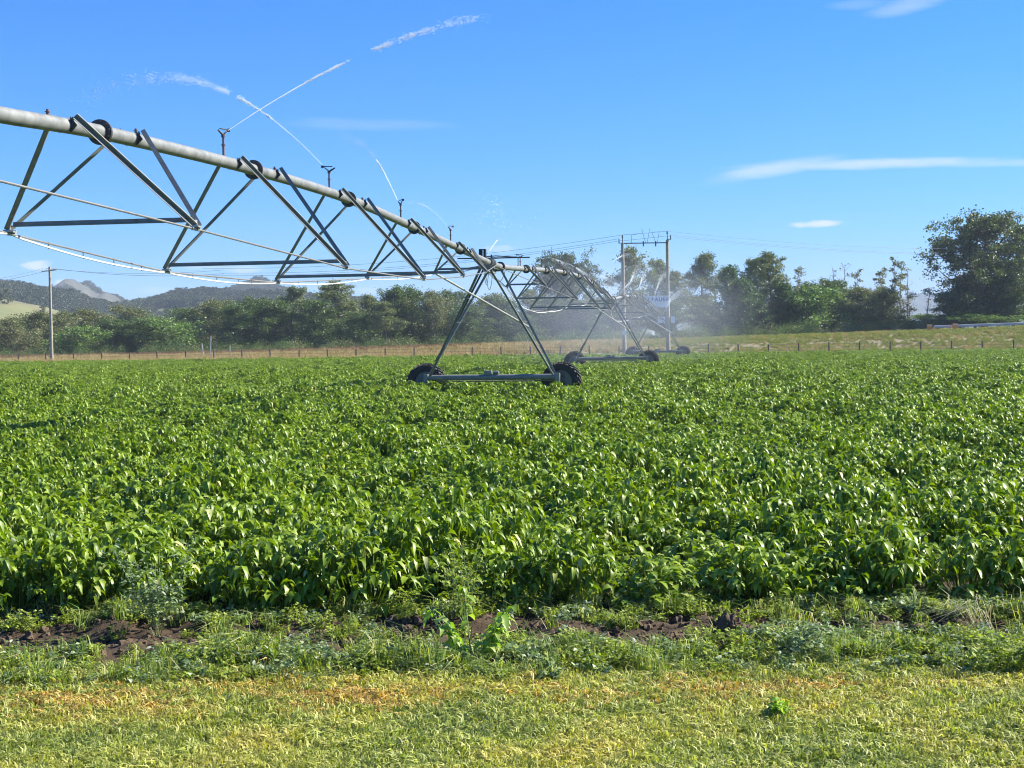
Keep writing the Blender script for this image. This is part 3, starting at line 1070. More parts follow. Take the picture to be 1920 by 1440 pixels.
def build_span(k, y0=None, y1=None):
    s, d = side_dir(k)
    a, b = T[k], T[k + 1]
    ya = a.y + (0.25 if k else 0)
    yb = b.y - 0.25 if k < 2 else 137.5
    ys = list(np.linspace(ya, yb, 60))
    pipe = pb(MB().tube([pipe_pt(min(y, 137.4)) for y in ys], PR, 20), 'water_pipe', M_PIPE, smooth=True)
    nodesL, nodesR = [], []
    up = Vector((0, 0, 1))
    fl = list(STN[k]) + ([51.0] if k == 1 else [93.0] if k == 2 else [])
    for y in fl:
        p = pipe_pt(y); q = pipe_pt(y + 0.1); dd = (q - p).normalized()
        mb = MB()
        for off in (-0.016, 0.006):
            mb.cyl(p + dd * off, p + dd * (off + 0.018), PR + 0.07, n=24)
        for i in range(10):
            an = i * math.pi / 5 + .2
            u = up * math.sin(an) + s * math.cos(an)
            mb.cyl(p + u * (PR + .042) - dd * 0.04, p + u * (PR + .042) + dd * 0.05, 0.013, n=6)
        pb(mb, 'coupling_flange', M_DARK, pipe, smooth=True)
    for i, y in enumerate(STN[k]):
        w, dep = WPROF[i], DPROF[i]
        p = pipe_pt(y)
        L = p - s * w - up * dep
        R = p + s * w - up * dep
        nodesL.append(L); nodesR.append(R)
        half = 1.0
        for sgn, Nd in ((-1, L), (1, R)):
            for e in (-1, 1):
                q = pipe_pt(y + e * half)
                br = q + s * sgn * (PR + 0.02) + up * 0.045
                # triangular bracket welded on the pipe
                mb = MB()
                c0 = q + s * sgn * (PR - 0.012)
                mb.prism(c0 - d * 0.012 * 1, c0 + d * 0.012, [(-.01, -.09), (.075, 0.0), (-.01, .11)] if sgn > 0 else [(.01, .11), (-.075, 0.0), (.01, -.09)], up)
                mb.box(q + s * sgn * (PR + .015) + up * .10, q + s * sgn * (PR + .015) - up * .05, 0.012, 0.05)
                pb(mb, 'pipe_bracket', M_DARK, pipe)
                st = q + s * sgn * (PR + 0.035) + up * 0.11
                en = Nd + d * e * 0.05
                mm = MB().angle(st, en, 0.060, 0.009, up=s * sgn, flip=-e)
                pb(mm, 'truss_brace', M_STEEL)
        pb(MB().angle(L + s * .05 + up * .05, R - s * .05 + up * .05, 0.064, 0.009), 'cross_bar', M_STEEL)
        for Nd in (L, R):
            mb = MB()
            mb.bbox(Nd - up * .01, .11, .22, .02)
            mb.box(Nd - up * .02, Nd + up * .08, .012, .12)
            mb.cyl(Nd - d * .14 - up * .04, Nd - d * .02 - up * .04, .022, n=8)
            mb.cyl(Nd + d * .02 - up * .04, Nd + d * .14 - up * .04, .022, n=8)
            for e in (-1, 1):
                mb.cyl(Nd + d * e * .07 + s * .05, Nd + d * e * .07 - s * .05, .014, n=6)
            pb(mb, 'node_plate', M_BRIGHT)
    # truss rods
    pa, pz_ = pipe_pt(a.y + (0.3 if k else 0.5)) , pipe_pt(b.y - 0.4)
    for nm, nodes, sg in (('truss_rod', nodesL, -1), ('truss_rod', nodesR, 1)):
        pts = [pa + s * sg * .25 - up * .12] + [n - up * .04 for n in nodes] + [pz_ + s * sg * .25 - up * .12]
        mb = MB()
        for p, q in zip(pts[:-1], pts[1:]):
            mb.cyl(p, q, 0.014, n=8)
        if sg < 0:
            for p, q in zip(pts[:-1], pts[1:]):
                for t in (0.2, 0.4, 0.6, 0.8):
                    c = p.lerp(q, t)
                    mb.box(c + up * .02, c - up * (0.07 * math.sin(math.pi * t) + 0.037), 0.012, 0.022)
        pb(mb, nm, M_ROD, smooth=True)
        if sg < 0:
            mb = MB()
            for p, q in zip(pts[:-1], pts[1:]):
                seg = []
                for t in np.linspace(0.06, 0.94, 9):
                    sag = 0.07 * math.sin(math.pi * t) + 0.015
                    seg.append(p.lerp(q, t) - up * sag)
                mb.tube([p.lerp(q, 0.0)] + seg + [p.lerp(q, 1.0)], 0.014, 8)
            pb(mb, 'supply_hose', M_HOSE, smooth=True)
    for i, y in enumerate(STN[k]):
        sprinkler(y - 1.45, pipe, not (k == 0 and i < 2), seed=i + k * 3)
        if k == 0:
            sprinkler(y + 1.15, pipe, False)
    # stay from the last left node to the far leg of the tower
    t = T[k + 1]
    tgt = t + s * 1.33 * 0.93 + up * 2.42
    mb = MB().cyl(nodesL[-1] - up * .05, tgt, 0.032, n=10)
    pb(mb, 'stay_tube', M_BRIGHT, smooth=True)


def tyre_mesh(R=0.64, r=0.17, wd=0.34):
    mb = MB()
    n, pr = 40, [(-wd / 2 * .8, R * .60), (-wd / 2, R * .80), (-wd / 2 * .92, R * .93), (-wd / 2 * .5, R * .965), (wd / 2 * .5, R * .965), (wd / 2 * .92, R * .93), (wd / 2, R * .80), (wd / 2 * .8, R * .60)]
    vs, fs = [], []
    for i in range(n):
        a = 2 * math.pi * i / n
        for (x, q) in pr:
            vs.append((q * math.cos(a), x, q * math.sin(a)))
    m = len(pr)
    for i in range(n):
        for j in range(m):
            fs.append((i * m + j, i * m + (j + 1) % m, ((i + 1) % n) * m + (j + 1) % m, ((i + 1) % n) * m + j))
    mb.add(vs, fs)
    nl = 22
    for i in range(nl):
        for sg in (-1, 1):
            a0 = 2 * math.pi * (i + (0.5 if sg > 0 else 0)) / nl
            a1 = a0 + 0.24 * 1
            p0 = Vector((R * .985 * math.cos(a0), 0.01 * sg, R * .985 * math.sin(a0)))
            p1 = Vector((R * .955 * math.cos(a1), sg * wd * .50, R * .955 * math.sin(a1)))
            upv = Vector((math.cos((a0 + a1) / 2), 0, math.sin((a0 + a1) / 2)))
            mb.box(p0, p1, 0.045, 0.075, up=upv)
    return mb


def build_tower(k):
    t = T[k]
    s, d = side_dir(max(0, k - 1))
    up = Vector((0, 0, 1))
    hz = pz(t.y)
    head = t + up * hz
    BW = 2.18
    bz = 0.78
    rz = math.atan2(s.y, s.x)
    bm_ = MB().tube([t - s * BW + up * bz, t + s * BW + up * bz], 0.095, 18)
    beam = pb(bm_, 'base_beam', M_STEEL, smooth=True)
    for sg in (-1, 1):
        mb = MB()
        mb.bbox(t + s * sg * (BW + .01) + up * (bz - .03), .14, .24, .30, rz)
        mb.bbox(t + s * sg * (BW - .05) + up * (bz - .02) + d * .2, .20, .22, .24, rz)
        pb(mb, 'gearbox', M_STEEL, beam, bevel=0.012)
    mb = MB()
    mb.bbox(t + up * (bz + .15) - s * 0.12, .26, .2, .13, rz)
    mb.cyl(t + up * (bz + .15) + s * .05, t + up * (bz + .15) + s * .24, .062, n=12)
    pb(mb, 'drive_motor', M_PIPE, beam, bevel=0.01)
    mb = MB().cyl(t - s * (BW - .1) + up * (bz - .13) + d * .12, t + s * (BW - .1) + up * (bz - .13) + d * .12, .022, n=8)
    pb(mb, 'drive_shaft', M_STEEL, beam)
    for sg in (-1, 1):
        w = empty('drive_wheel', (0, 0, 0))
        w.parent = pivot
        c = t + s * sg * (BW + 0.08) + d * 0.38 + up * 0.60
        w.location = c - Vector((-0.66, 49, 0))
        w.rotation_euler = (0, 0, rz - 0.10)
        tyre_mesh().build('tyre', M_BLACK, w, smooth=True, angle=30)
        r = MB()
        r.cyl((0, -0.10, 0), (0, -0.04, 0), 0.40, 0.34, 28)
        r.cyl((0, -0.04, 0), (0, 0.10, 0), 0.39, n=28)
        r.cyl((0, -0.16, 0), (0, -0.10, 0), 0.14, n=14)
        for i in range(8):
            a = i * math.pi / 4
            r.cyl((.1 * math.cos(a), -.185, .1 * math.sin(a)), (.1 * math.cos(a), -.15, .1 * math.sin(a)), .013, n=6)
        r.build('rim', M_RIM, w, smooth=True)
    for sg in (-1, 1):
        for e in (-1, 1):
            top = head + s * sg * 0.16 - up * 0.16 + d * e * 0.95
            bot = t + s * sg * (BW - .10) + up * (bz + .06) + d * e * 0.07
            pb(MB().angle(top, bot, 0.072, 0.01, up=d * e, flip=sg), 'tower_leg', M_STEEL)
        # rungs between the pair of legs
        mb = MB()
        for f in (0.28, 0.5, 0.72):
            for e in (-1, 1):
                pass
            a = (head + s * sg * .16 - up * .16 - d * .95).lerp(t + s * sg * (BW - .1) + up * (bz + .06) - d * .07, f)
            b = (head + s * sg * .16 - up * .16 + d * .95).lerp(t + s * sg * (BW - .1) + up * (bz + .06) + d * .07, f)
            mb.box(a, b, .04, .012)
        pb(mb, 'leg_tie', M_STEEL)
    # black conduit on the left leg
    a = head - s * .22 - up * .2
    b = t - s * (BW - .35) + up * (bz + .55)
    mb = MB().cyl(a, a.lerp(b, .72), 0.032, n=8)
    mb.cyl(a.lerp(b, .72), b - s * .05, 0.018, n=8)
    pb(mb, 'conduit', M_BLACK)
    mb = MB()
    mb.box(head - d * 1.0 - up * .17, head + d * 1.0 - up * .17, .30, .012)
    mb.box(head - d * .97 - up * .24, head + d * .97 - up * .24, .09, .13)
    mb.box(head - s * .30 - up * .2 + d * .95, head + s * .30 - up * .2 + d * .95, .07, .07)
    mb.box(head - s * .30 - up * .2 - d * .95, head + s * .30 - up * .2 - d * .95, .07, .07)
    mb.cyl(head - d * .34, head + d * .34, PR + .035, n=20)
    for o_ in (-.34, -.2, 0, .2, .34):
        mb.cyl(head + d * (o_ - .015), head + d * (o_ + .015), PR + .065, n=20)
    pb(mb, 'tower_head', M_STEEL, smooth=True)
    # control cabinet
    cb = head - s * .18 + up * .30 - d * .35
    mb = MB().bbox(cb, .23, .16, .28, rz)
    mb.bbox(cb - up * .19, .05, .05, .12, rz)
    box = pb(mb, 'control_box', M_BLACK, bevel=0.01)
    mb = MB().bbox(cb + s * .03 - d * .095 , .05, .012, .22, rz)
    pb(mb, 'box_latch', M_HOSE, box)
    if k == 1:
        mb = MB()
        z = up * .17
        mb.tube([head - s * 1.08 + z, head + s * .1 + z - up * .01 , head + s * 1.32 + z - up * .01], 0.021, 8)
        mb.tube([head - s * .35 + z + up * .03, head + s * .2 + z + up * .06, head + s * .9 + z], 0.017, 8)
        mb.box(head + s * .93 + z, head + s * .93 - up * .10, .025, .03)
        mb.box(head + s * .05 + z + up * .1, head + s * .05 - up * .0, .05, .05)
        pb(mb, 'alignment_bar', M_DARK)
    # hanging cables
    mb = MB()
    for (x0, x1, sg, yy) in ((-.12, .12, .62, .1), (-.2, -.05, .45, .3), (.1, .55, .38, 0)):
        pts = []
        for tt in np.linspace(0, 1, 14):
            x = x0 + (x1 - x0) * tt
            pts.append(head + s * x - up * (.26 + sg * math.sin(math.pi * tt) ** 0.8) + d * (yy - .3))
        mb.tube(pts, .011, 6)
    pb(mb, 'cable_loop', M_STEEL, smooth=True)
    if k == 3:
        # maker's board on top of the last tower
        mb = MB()
        for x in (-.85, .85):
            mb.box(head + s * x + up * .0, head + s * x + up * 1.4, .05, .05)
        mb.box(head - s * .9 + up * .02, head + s * .9 + up * .02, .07, .07)
        pb(mb, 'sign_frame', M_BRIGHT)
        c = head + up * .85 - d * .04
        mb = MB().bbox(c, 2.15, .03, 1.05, rz)
        sg_ = pb(mb, 'sign_board', M_SIGN, bevel=0.006)
        txt = bpy.data.curves.new('lettering', 'FONT')
        txt.body = 'BAUER'
        txt.size = 0.46
        txt.align_x = 'CENTER'
        txt.align_y = 'CENTER'
        txt.extrude = 0.004
        txt.offset = 0.018
        txt.space_character = 1.12
        to = bpy.data.objects.new('lettering', txt)
        COL.objects.link(to)
        dg = bpy.context.evaluated_depsgraph_get()
        dg.update()
        me = bpy.data.meshes.new_from_object(to.evaluated_get(dg))
        bpy.data.objects.remove(to)
        lo = mesh_obj('lettering', me, M_BLUE, sg_)
        lo.matrix_local = Matrix.Translation(c - d * .022 + s * .28 + up * .17 - Vector((-0.66, 49, 0))) @ Matrix.Rotation(rz, 4, 'Z') @ Matrix.Rotation(math.pi / 2, 4, 'X') @ Matrix.Scale(1.0, 4)
        mb = MB()
        q = c - d * .026 - s * .78 + up * .17
        mb.prism(q - d * .004, q + d * .004, [(-.10, -.18), (.10, -.06), (.04, .02), (.12, .18), (-.06, .12), (-.02, .0)], up)
        pb(mb, 'emblem', M_BLUE, sg_)


for k in (0, 1, 2):
    build_span(k)
for k in (0, 1, 2, 3):
    if k:
        build_tower(k)

# ---------------------------------------------------------------- water jets
def jet(name_label, p0, p1, sag=0.5, n=420, r0=0.016, spread=0.16, gaps=(), size=0.02, solid=0.35, mat=None, fade=0.3, seed=0, tail=0.0, minsp=0.0):
    r_ = np.random.default_rng(1000 + seed)
    p0, p1 = Vector(p0), Vector(p1)
    Ld = (p1 - p0).length

    def P(t):
        q = p0.lerp(p1, t)
        q.z += sag * 4 * t * (1 - t)
        return q
    mb = MB()
    # the coherent start of the jet, slightly broken
    m = 22
    pts, rs = [], []
    for i in range(m + 1):
        t = solid * i / m
        q = P(t)
        w = r0 * (0.5 + 0.6 * i / m) * (1 + r_.normal(0, .12))
        pts.append(q + Vector(r_.normal(0, r0 * .12 * (i / m + .2), 3))); rs.append(max(.002, w))
    rs[-1] = .002
    mb.tube(pts, rs, 6)
    # drops
    for i in range(n):
        t = solid * .6 + (1 - solid * .6) * r_.uniform(0, 1) ** 1.0
        if any(a < t < b for a, b in gaps): continue
        dens = 1.0 if t < 1 - fade else (1 - t) / fade * .8 + .12
        clump = 0.35 + 0.65 * (math.sin(t * Ld * 9 + 2 * math.sin(t * Ld * 3.1)) > -.3)
        if r_.uniform() > dens * clump: continue
        q = P(t)
        sp = spread * (minsp + (1 - minsp) * t ** 1.5)
        c = q + Vector(r_.normal(0, 1, 3)) * sp * .5 - Vector((0, 0, abs(r_.normal(0, 1)) * sp * tail))
        s = size * r_.uniform(.35, 1.0)
        d = (P(min(1, t + .02)) - P(max(0, t - .02))).normalized()
        e = s * r_.uniform(1.0, 2.6)
        a_, s1, u1 = mb.frame(c, c + d)
        vs = [c - d * e, c + s1 * s * .6, c + u1 * s * .6, c - s1 * s * .6, c - u1 * s * .6, c + d * e]
        mb.add(vs, [(0, 2, 1), (0, 3, 2), (0, 4, 3), (0, 1, 4), (5, 1, 2), (5, 2, 3), (5, 3, 4), (5, 4, 1)])
    me = bpy.data.meshes.new('water_jet')
    me.from_pydata(mb.v, [], mb.f)
    me.update()
    o = mesh_obj('water_jet', me, mat or M_WATER)
    tag(o, name_label, 'water jet', 'water jets thrown by the sprinklers')
    return o


def head_of(Y):
    return pipe_pt(Y) + Vector((0, 0, PR + .42))


SN = [y - 1.45 for y in STN[0]]
jet('longest white jet, thrown up to the right from the first tall sprinkler', head_of(SN[2]) + Vector((.08, 0, -.02)), at(915, 30, 27.0), 0.28, 2600, 0.0135, 0.10, ((.435, .53),), 0.0125, .42, seed=1, fade=.35)
jet('broken jet crossing behind the longest one, thrown up to the left', head_of(SN[3]) + Vector((-.1, 0, 0)), at(150, 192, 31.0), 1.05, 3000, 0.013, 0.26, ((.345, .38),), 0.0125, .34, seed=2, fade=.75)
jet('short faint reddish jet rising left from the third tall sprinkler', head_of(SN[4]) + Vector((-.08, 0, 0)), at(630, 262, 38.0), 0.55, 1500, 0.018, 0.24, ((.30, .36),), 0.010, .34, seed=3, fade=.6)
jet('thin faint jet rising left from the sprinkler before the first tower', head_of(SN[5]) + Vector((-.1, 0, 0)), at(745, 388, 43.0), 0.35, 120, 0.013, 0.2, (), 0.012, .6, seed=4, fade=.6, mat=M_SPRAY)
jet('thin jet rising to the right above the first tower', at(914, 479, 49), at(945, 440, 50.0), 0.1, 120, 0.016, 0.16, (), 0.014, .6, seed=5, fade=.6, mat=M_SPRAY)
FAR = [
    ('high faint jet over the second span peaking above the far trees', (975, 425, 66), (1068, 350, 70), .35, 600, .0, 1.1),
    ('faint jet drifting left of the high faint one', (950, 415, 66), (880, 375, 66), .4, 350, .0, .9),
    ('faint spray rising right above the twin timber poles', (1140, 430, 92), (1230, 380, 96), .5, 350, .0, 1.0),
    ('straight jet slanting down right along the top of the second span', (1062, 493, 70), (1121, 536, 84), .15, 500, .05, .22),
    ('shorter parallel jet just above the second span', (1030, 483, 66), (1078, 508, 72), .1, 300, .04, .2),
    ('wide jet slanting down towards the left timber pole', (1108, 512, 90), (1172, 545, 98), .2, 600, .05, .3),
    ('lower companion of the wide jet slanting to the left timber pole', (1115, 528, 92), (1165, 548, 98), .1, 400, .04, .25),
    ('jet crossing in front of the left timber pole, rising right', (1148, 492, 98), (1188, 474, 100), .15, 260, .04, .2),
    ('slanting jet leaving the start of the third span', (1160, 553, 98), (1200, 512, 106), .1, 420, .05, .22),
    ('steep jet beside the start of the third span', (1174, 549, 104), (1204, 486, 110), .2, 600, .05, .32),
    ('steep thin jet in front of the board on the last tower', (1197, 545, 110), (1211, 502, 114), .1, 350, .05, .25),
    ('curved steep jet left of the right timber pole', (1223, 571, 122), (1251, 508, 126), .6, 700, .06, .35),
    ('broad bright jet rising to the right past the right timber pole', (1236, 583, 128), (1322, 522, 132), .5, 1100, .06, 1.2),
    ('second bright jet rising right below the broad one', (1243, 590, 131), (1276, 549, 134), .5, 600, .06, .4),
    ('wispy white plume rising between the two timber poles', (1198, 505, 112), (1244, 462, 118), .3, 1300, .0, 1.7),
    ('upper arching jet at the far end of the machine', (1256, 625, 137.5), (1302, 606, 138), .45, 700, .05, .5),
    ('lower arching jet at the far end of the machine', (1256, 626, 137.5), (1312, 611, 139), .3, 600, .05, .5),
    ('jet thrown left from the far end of the machine', (1240, 630, 136), (1188, 614, 134), .2, 700, .05, .5),
    ('low jet thrown flat left from the far end of the machine', (1238, 631, 136), (1200, 622, 134), .1, 400, .05, .4),
]
for i, (lb, a, b, sg, n, r0, sp) in enumerate(FAR):
    jet(lb, at(*a), at(*b), sg, n * 4 if r0 > 0 else n, max(r0 * .38, .010), sp * 1.25, (), .020 if r0 > 0 else .020, .45 if r0 > 0 else .02, M_SPRAY, .6, seed=20 + i, tail=.6, minsp=0 if r0 > 0 else .5)


# fine drifting mist round the second and third span
def build_mist():
    m, nt, b = new_mat('mist')
    nt.nodes.remove(b)
    v = N(nt, 'ShaderNodeVolumePrincipled')
    v.inputs['Color'].default_value = (0.86, 0.93, 1.0, 1)
    v.inputs['Anisotropy'].default_value = 0.2
    tc = N(nt, 'ShaderNodeTexCoord')
    L = nt.links.new
    ln = N(nt, 'ShaderNodeVectorMath', operation='LENGTH')
    L(tc.outputs['Object'], ln.inputs[0])
    mr = N(nt, 'ShaderNodeMapRange', interpolation_type='SMOOTHSTEP')
    L(ln.outputs['Value'], mr.inputs[0])
    mr.inputs['From Min'].default_value = 1.0
    mr.inputs['From Max'].default_value = 0.15
    g = N(nt, 'ShaderNodeNewGeometry')
    nz = noise(nt, 0.16, 3, 0.55, vec=g.outputs['Position'])
    nr = N(nt, 'ShaderNodeMapRange')
    L(nz, nr.inputs[0])
    nr.inputs['From Min'].default_value = 0.36
    nr.inputs['From Max'].default_value = 0.64
    nr.inputs['To Min'].default_value = 0.25
    mu = N(nt, 'ShaderNodeMath', operation='MULTIPLY')
    L(mr.outputs[0], mu.inputs[0]); L(nr.outputs[0], mu.inputs[1])
    m2 = N(nt, 'ShaderNodeMath', operation='MULTIPLY')
    L(mu.outputs[0], m2.inputs[0]); m2.inputs[1].default_value = MIST
    L(m2.outputs[0], v.inputs['Density'])
    L(v.outputs[0], nt.nodes['Material Output'].inputs['Volume'])
    bm = bmesh.new()
    bmesh.ops.create_icosphere(bm, subdivisions=4, radius=1.0)
    me = bpy.data.meshes.new('mist')
    bm.to_mesh(me); bm.free()
    o = mesh_obj('mist', me, m, smooth=True)
    o.location = (7.5, 98, 3.6)
    o.scale = (11, 46, 4.6)
    o.rotation_euler = (0, 0, -math.atan(.16))
    tag(o, 'thin pale water mist drifting under the second and third spans', 'mist', kind='stuff')


MIST = 0.0115
build_mist()


# ---------------------------------------------------------------- fence
def fence():
    a = at(-60, 600, 178.0); b = at(2010, 600, 145.0)
    A, B = Vector((a.x, a.y - 22, 0)), Vector((b.x, b.y + 13, 0))
    A, B = Vector((-64, 176 - 10, 0)), Vector((55.5, 147.5 + 8.0, 0))
    root = tag(empty('wire_fence', A), 'low wire fence with dark wooden posts along the far side of the crop', 'fence')
    n = int((B - A).length / 3.1)
    r_ = random.Random(3)
    tops = []
    base_mb = None
    for i in range(n + 1):
        p = A.lerp(B, i / n)
        z = gz(p.x, p.y)
        h = 1.22 + r_.uniform(-.08, .08)
        mb = MB()
        lx, ly = r_.uniform(-.05, .05), r_.uniform(-.03, .03)
        mb.tube([(p.x - A.x, p.y - A.y, z - .2), (p.x - A.x + lx * .5, p.y - A.y + ly, z + h * .5), (p.x - A.x + lx, p.y - A.y + ly, z + h)], [.085, .08, .075], 8)
        mb.build('post', M_TIMBER_D, root)
        tops.append(Vector((p.x - A.x, p.y - A.y, z)))
    for hh in (.45, .8, 1.1):
        mb = MB()
        mb.tube([t + Vector((0, -.09, hh)) for t in tops], .011, 4)
        mb.build('wire', M_FWIRE, root)


fence()


# ---------------------------------------------------------------- poles and power lines
def left_pole():
    t = at(93, 500, 168.0)
    zb = gz(at(97, 600, 168).x, 168)
    b = Vector((at(97, 670, 168).x, 168, zb))
    root = tag(empty('power_pole', b), 'single timber power pole standing in dry grass at the left end of the fence', 'power pole')
    H = t.z - zb
    tx = t.x - b.x
    MB().tube([(0, 0, -.3), (tx * .5, 0, H * .5), (tx, 0, H)], [.20, .17, .13], 12).build('pole', M_TIMBER, root, smooth=True)
    MB().box((tx - 0.85, -.15, H - .55), (tx + .85, -.15, H - .35), .1, .12).build('crossarm', M_TIMBER, root)
    for x in (-.75, .7):
        MB().cyl((tx + x, -.15, H - .44), (tx + x, -.15, H - .2), .06, .04, 8).build('insulator', M_PORC, root)
    return b + Vector((tx, -.15, H))


def wire(a, b, sag, label, r=.014, group=None, name='power_line'):
    a, b = Vector(a), Vector(b)
    pts = []
    for t in np.linspace(0, 1, 25):
        q = a.lerp(b, t)
        q.z -= sag * 4 * t * (1 - t)
        pts.append(q)
    o = MB().tube(pts, r, 5, cap=False).build(name, M_WIRE)
    tag(o, label, 'power line', group or 'power lines')


lp = left_pole()
wire(lp + Vector((-.75, 0, -.2)), at(-160, 530, 150), .6, 'upper power line running left from the single timber pole', .015)
wire(lp + Vector((.7, 0, -.2)), at(-160, 537, 152), .6, 'lower power line running left from the single timber pole', .022)


def h_frame():
    Y = 157.0
    t1, t2 = at(1167, 444, Y), at(1251, 437, Y)
    b1x, b2x = at(1171, 660, Y).x, at(1253, 660, Y).x
    z1, z2 = gz(b1x, Y), gz(b2x, Y)
    root = tag(empty('twin_pole_frame', ((b1x + b2x) / 2, Y, z1)), 'pair of tall timber power poles joined by steel crossarms beyond the crop', 'power pole')
    o = Vector(root.location)
    for (t, bx, z) in ((t1, b1x, z1), (t2, b2x, z2)):
        MB().tube([Vector((bx, Y, z - .4)) - o, Vector(((bx + t.x) / 2, Y, (z + t.z) / 2)) - o, Vector((t.x, Y, t.z - .7)) - o], [.23, .19, .16], 14).build('pole', M_TIMBER, root, smooth=True)
        mb = MB()
        c = Vector((t.x, Y, t.z)) - o
        mb.cyl(c - Vector((0, 0, .8)), c - Vector((0, 0, .1)), .05, .04, 8)
        mb.cyl(c - Vector((0, 0, .1)), c + Vector((0, 0, .22)), .09, .05, 8)
        sg = -1 if t is t1 else 1
        mb.box(c + Vector((0, 0, -.7)), c + Vector((sg * .38, 0, -.62)), .06, .06)
        mb.cyl(c + Vector((sg * .36, 0, -.7)), c + Vector((sg * .36, 0, -.2)), .06, .045, 8)
        mb.build('insulator', M_DARK, root)
    for (py, w) in ((456.5, .10), (545.5, .09)):
        a, b = at(1169, py, Y), at(1252, py - 1.2, Y)
        MB().box(a - o + Vector((0, -.22, 0)), b - o + Vector((0, -.22, 0)), .1, w).build('crossarm', M_TIMBER_D if py < 500 else M_BRIGHT, root)
    # droppers
    mb = MB()
    for pts in ([(1184, 457), (1184, 441), (1199, 438)], [(1211, 457), (1203, 430), (1218, 429), (1213, 457)], [(1230, 457), (1222, 435), (1236, 434), (1232, 457)]):
        q = [at(x, y, Y) - o + Vector((0, -.1, 0)) for x, y in pts]
        mb.tube(q, .022, 5)
    mb.build('jumper_wire', M_WIRE, root)
    for x in (1206, 1229):
        p = at(x, 456, Y) - o + Vector((0, -.22, 0))
        MB().cyl(p - Vector((0, 0, .35)), p + Vector((0, 0, .2)), .07, n=8).build('switch', M_DARK, root)
    for x in (1214, 1234):
        p = at(x, 552, Y) - o + Vector((0, -.3, 0))
        mb = MB()
        for k in range(4):
            mb.cyl(p + Vector((0, 0, -.35 + .16 * k)), p + Vector((0, 0, -.25 + .16 * k)), .16, .10, 10)
        mb.build('insulator', M_PORC, root)
    for (x0, x1, y0, y1) in ((1233, 1247, 593, 606), (1258, 1265, 593, 606)):
        a, b = at(x0, y1, Y), at(x1, y0, Y)
        c = (a + b) / 2 - o
        MB().bbox(c + Vector((0, -.1, 0)), b.x - a.x, .2, b.z - a.z).build('meter_box', M_SIGN, root, bevel=.01)
    a, b = at(1232, 608, Y), at(1266, 608, Y)
    MB().box(a - o, b - o, .2, .08).build('box_shelf', M_DARK, root)
    a = at(1172, 624, Y)
    MB().bbox(a - o + Vector((-.1, -.26, 0)), .45, .02, .4).build('notice', M_SIGN, root)
    return t1, t2


t1, t2 = h_frame()
G = 'power lines'
for i, (p, q, s_, lb) in enumerate([
    (t1 + Vector((0, 0, .2)), at(380, 503, 176), 1.0, 'topmost of the three power lines sweeping left from the twin poles'),
    (t1 + Vector((-.36, 0, -.2)), at(420, 512, 176), 1.0, 'middle one of the three power lines sweeping left from the twin poles'),
    (t1 + Vector((0, .4, -.35)), at(400, 517, 176), 1.0, 'lowest of the three power lines sweeping left from the twin poles'),
    (t2 + Vector((0, 0, .2)), at(1960, 458, 252), 1.2, 'topmost of the three power lines running right from the twin poles'),
    (t2 + Vector((.36, 0, -.2)), at(1960, 467, 252), 1.2, 'middle one of the three power lines running right from the twin poles'),
    (t2 + Vector((0, .4, -.3)), at(1960, 469, 252), 1.2, 'lowest of the three power lines running right from the twin poles'),
    (t1 + Vector((0, 0, .2)), t2 + Vector((0, 0, .2)), .02, 'short power line stretched between the tops of the twin poles'),
    (t1 + Vector((.1, 0, -.4)), t2 + Vector((-.1, 0, -.3)), .02, 'lower short power line stretched between the twin poles'),
]):
    wire(p, q, s_, lb, .015)
wire(lp + Vector((-.4, 0, -.2)), at(420, 506, 178), .5, 'upper power line running right from the single timber pole', .015)
wire(lp + Vector((.7, 0, -.25)), at(420, 513, 178), .5, 'lower power line running right from the single timber pole', .022)

# small marker posts in the dry grass
for (x, y0, y1, dx, lb) in ((382, 643, 657, -4, 'short pale marker post leaning left in the dry grass'), (394, 630, 657, 1, 'thin upright white marker post in the dry grass beside the leaning one'),
                            (430, 648, 657, 1, 'tiny pale peg in the dry grass right of the upright marker post')):
    Y = 176
    a, b = at(x, y1 + 3, Y), at(x + dx, y0, Y)
    a.z = gz(a.x, Y) - .1
    o = MB().box(a, b, .11, .08).build('marker_post', M_POSTW)
    tag(o, lb, 'marker post')


# ---------------------------------------------------------------- guard rail and orange markers
def guard_rail():
    Y = 198.6
    xs = [at(1752, 610, Y).x + 2.0 * k for k in range(12)]
    root = tag(empty('guard_rail', (xs[0], Y, gz(xs[0], Y))), 'long pale steel guard rail along the raised road at right', 'guard rail')
    o = Vector(root.location)
    for x in xs:
        z = gz(x, Y)
        MB().box(Vector((x, Y + .12, z - .2)) - o, Vector((x, Y + .12, z + .74)) - o, .12, .14).build('post', M_RAIL, root)
    prof = [(-.02, -.16), (-.075, -.11), (-.02, -.05), (-.02, .05), (-.075, .11), (-.02, .16), (0, .16), (-.05, .11), (0, .05), (0, -.05), (-.05, -.11), (0, -.16)]
    mb = MB()
    for a, b in zip(xs[:-1], xs[1:]):
        mb.prism(Vector((a, Y, gz(a, Y) + .6)) - o, Vector((b, Y, gz(b, Y) + .6)) - o, [(-q[0], q[1]) for q in prof][::-1])
    mb.build('rail_beam', M_RAIL, root)


guard_rail()


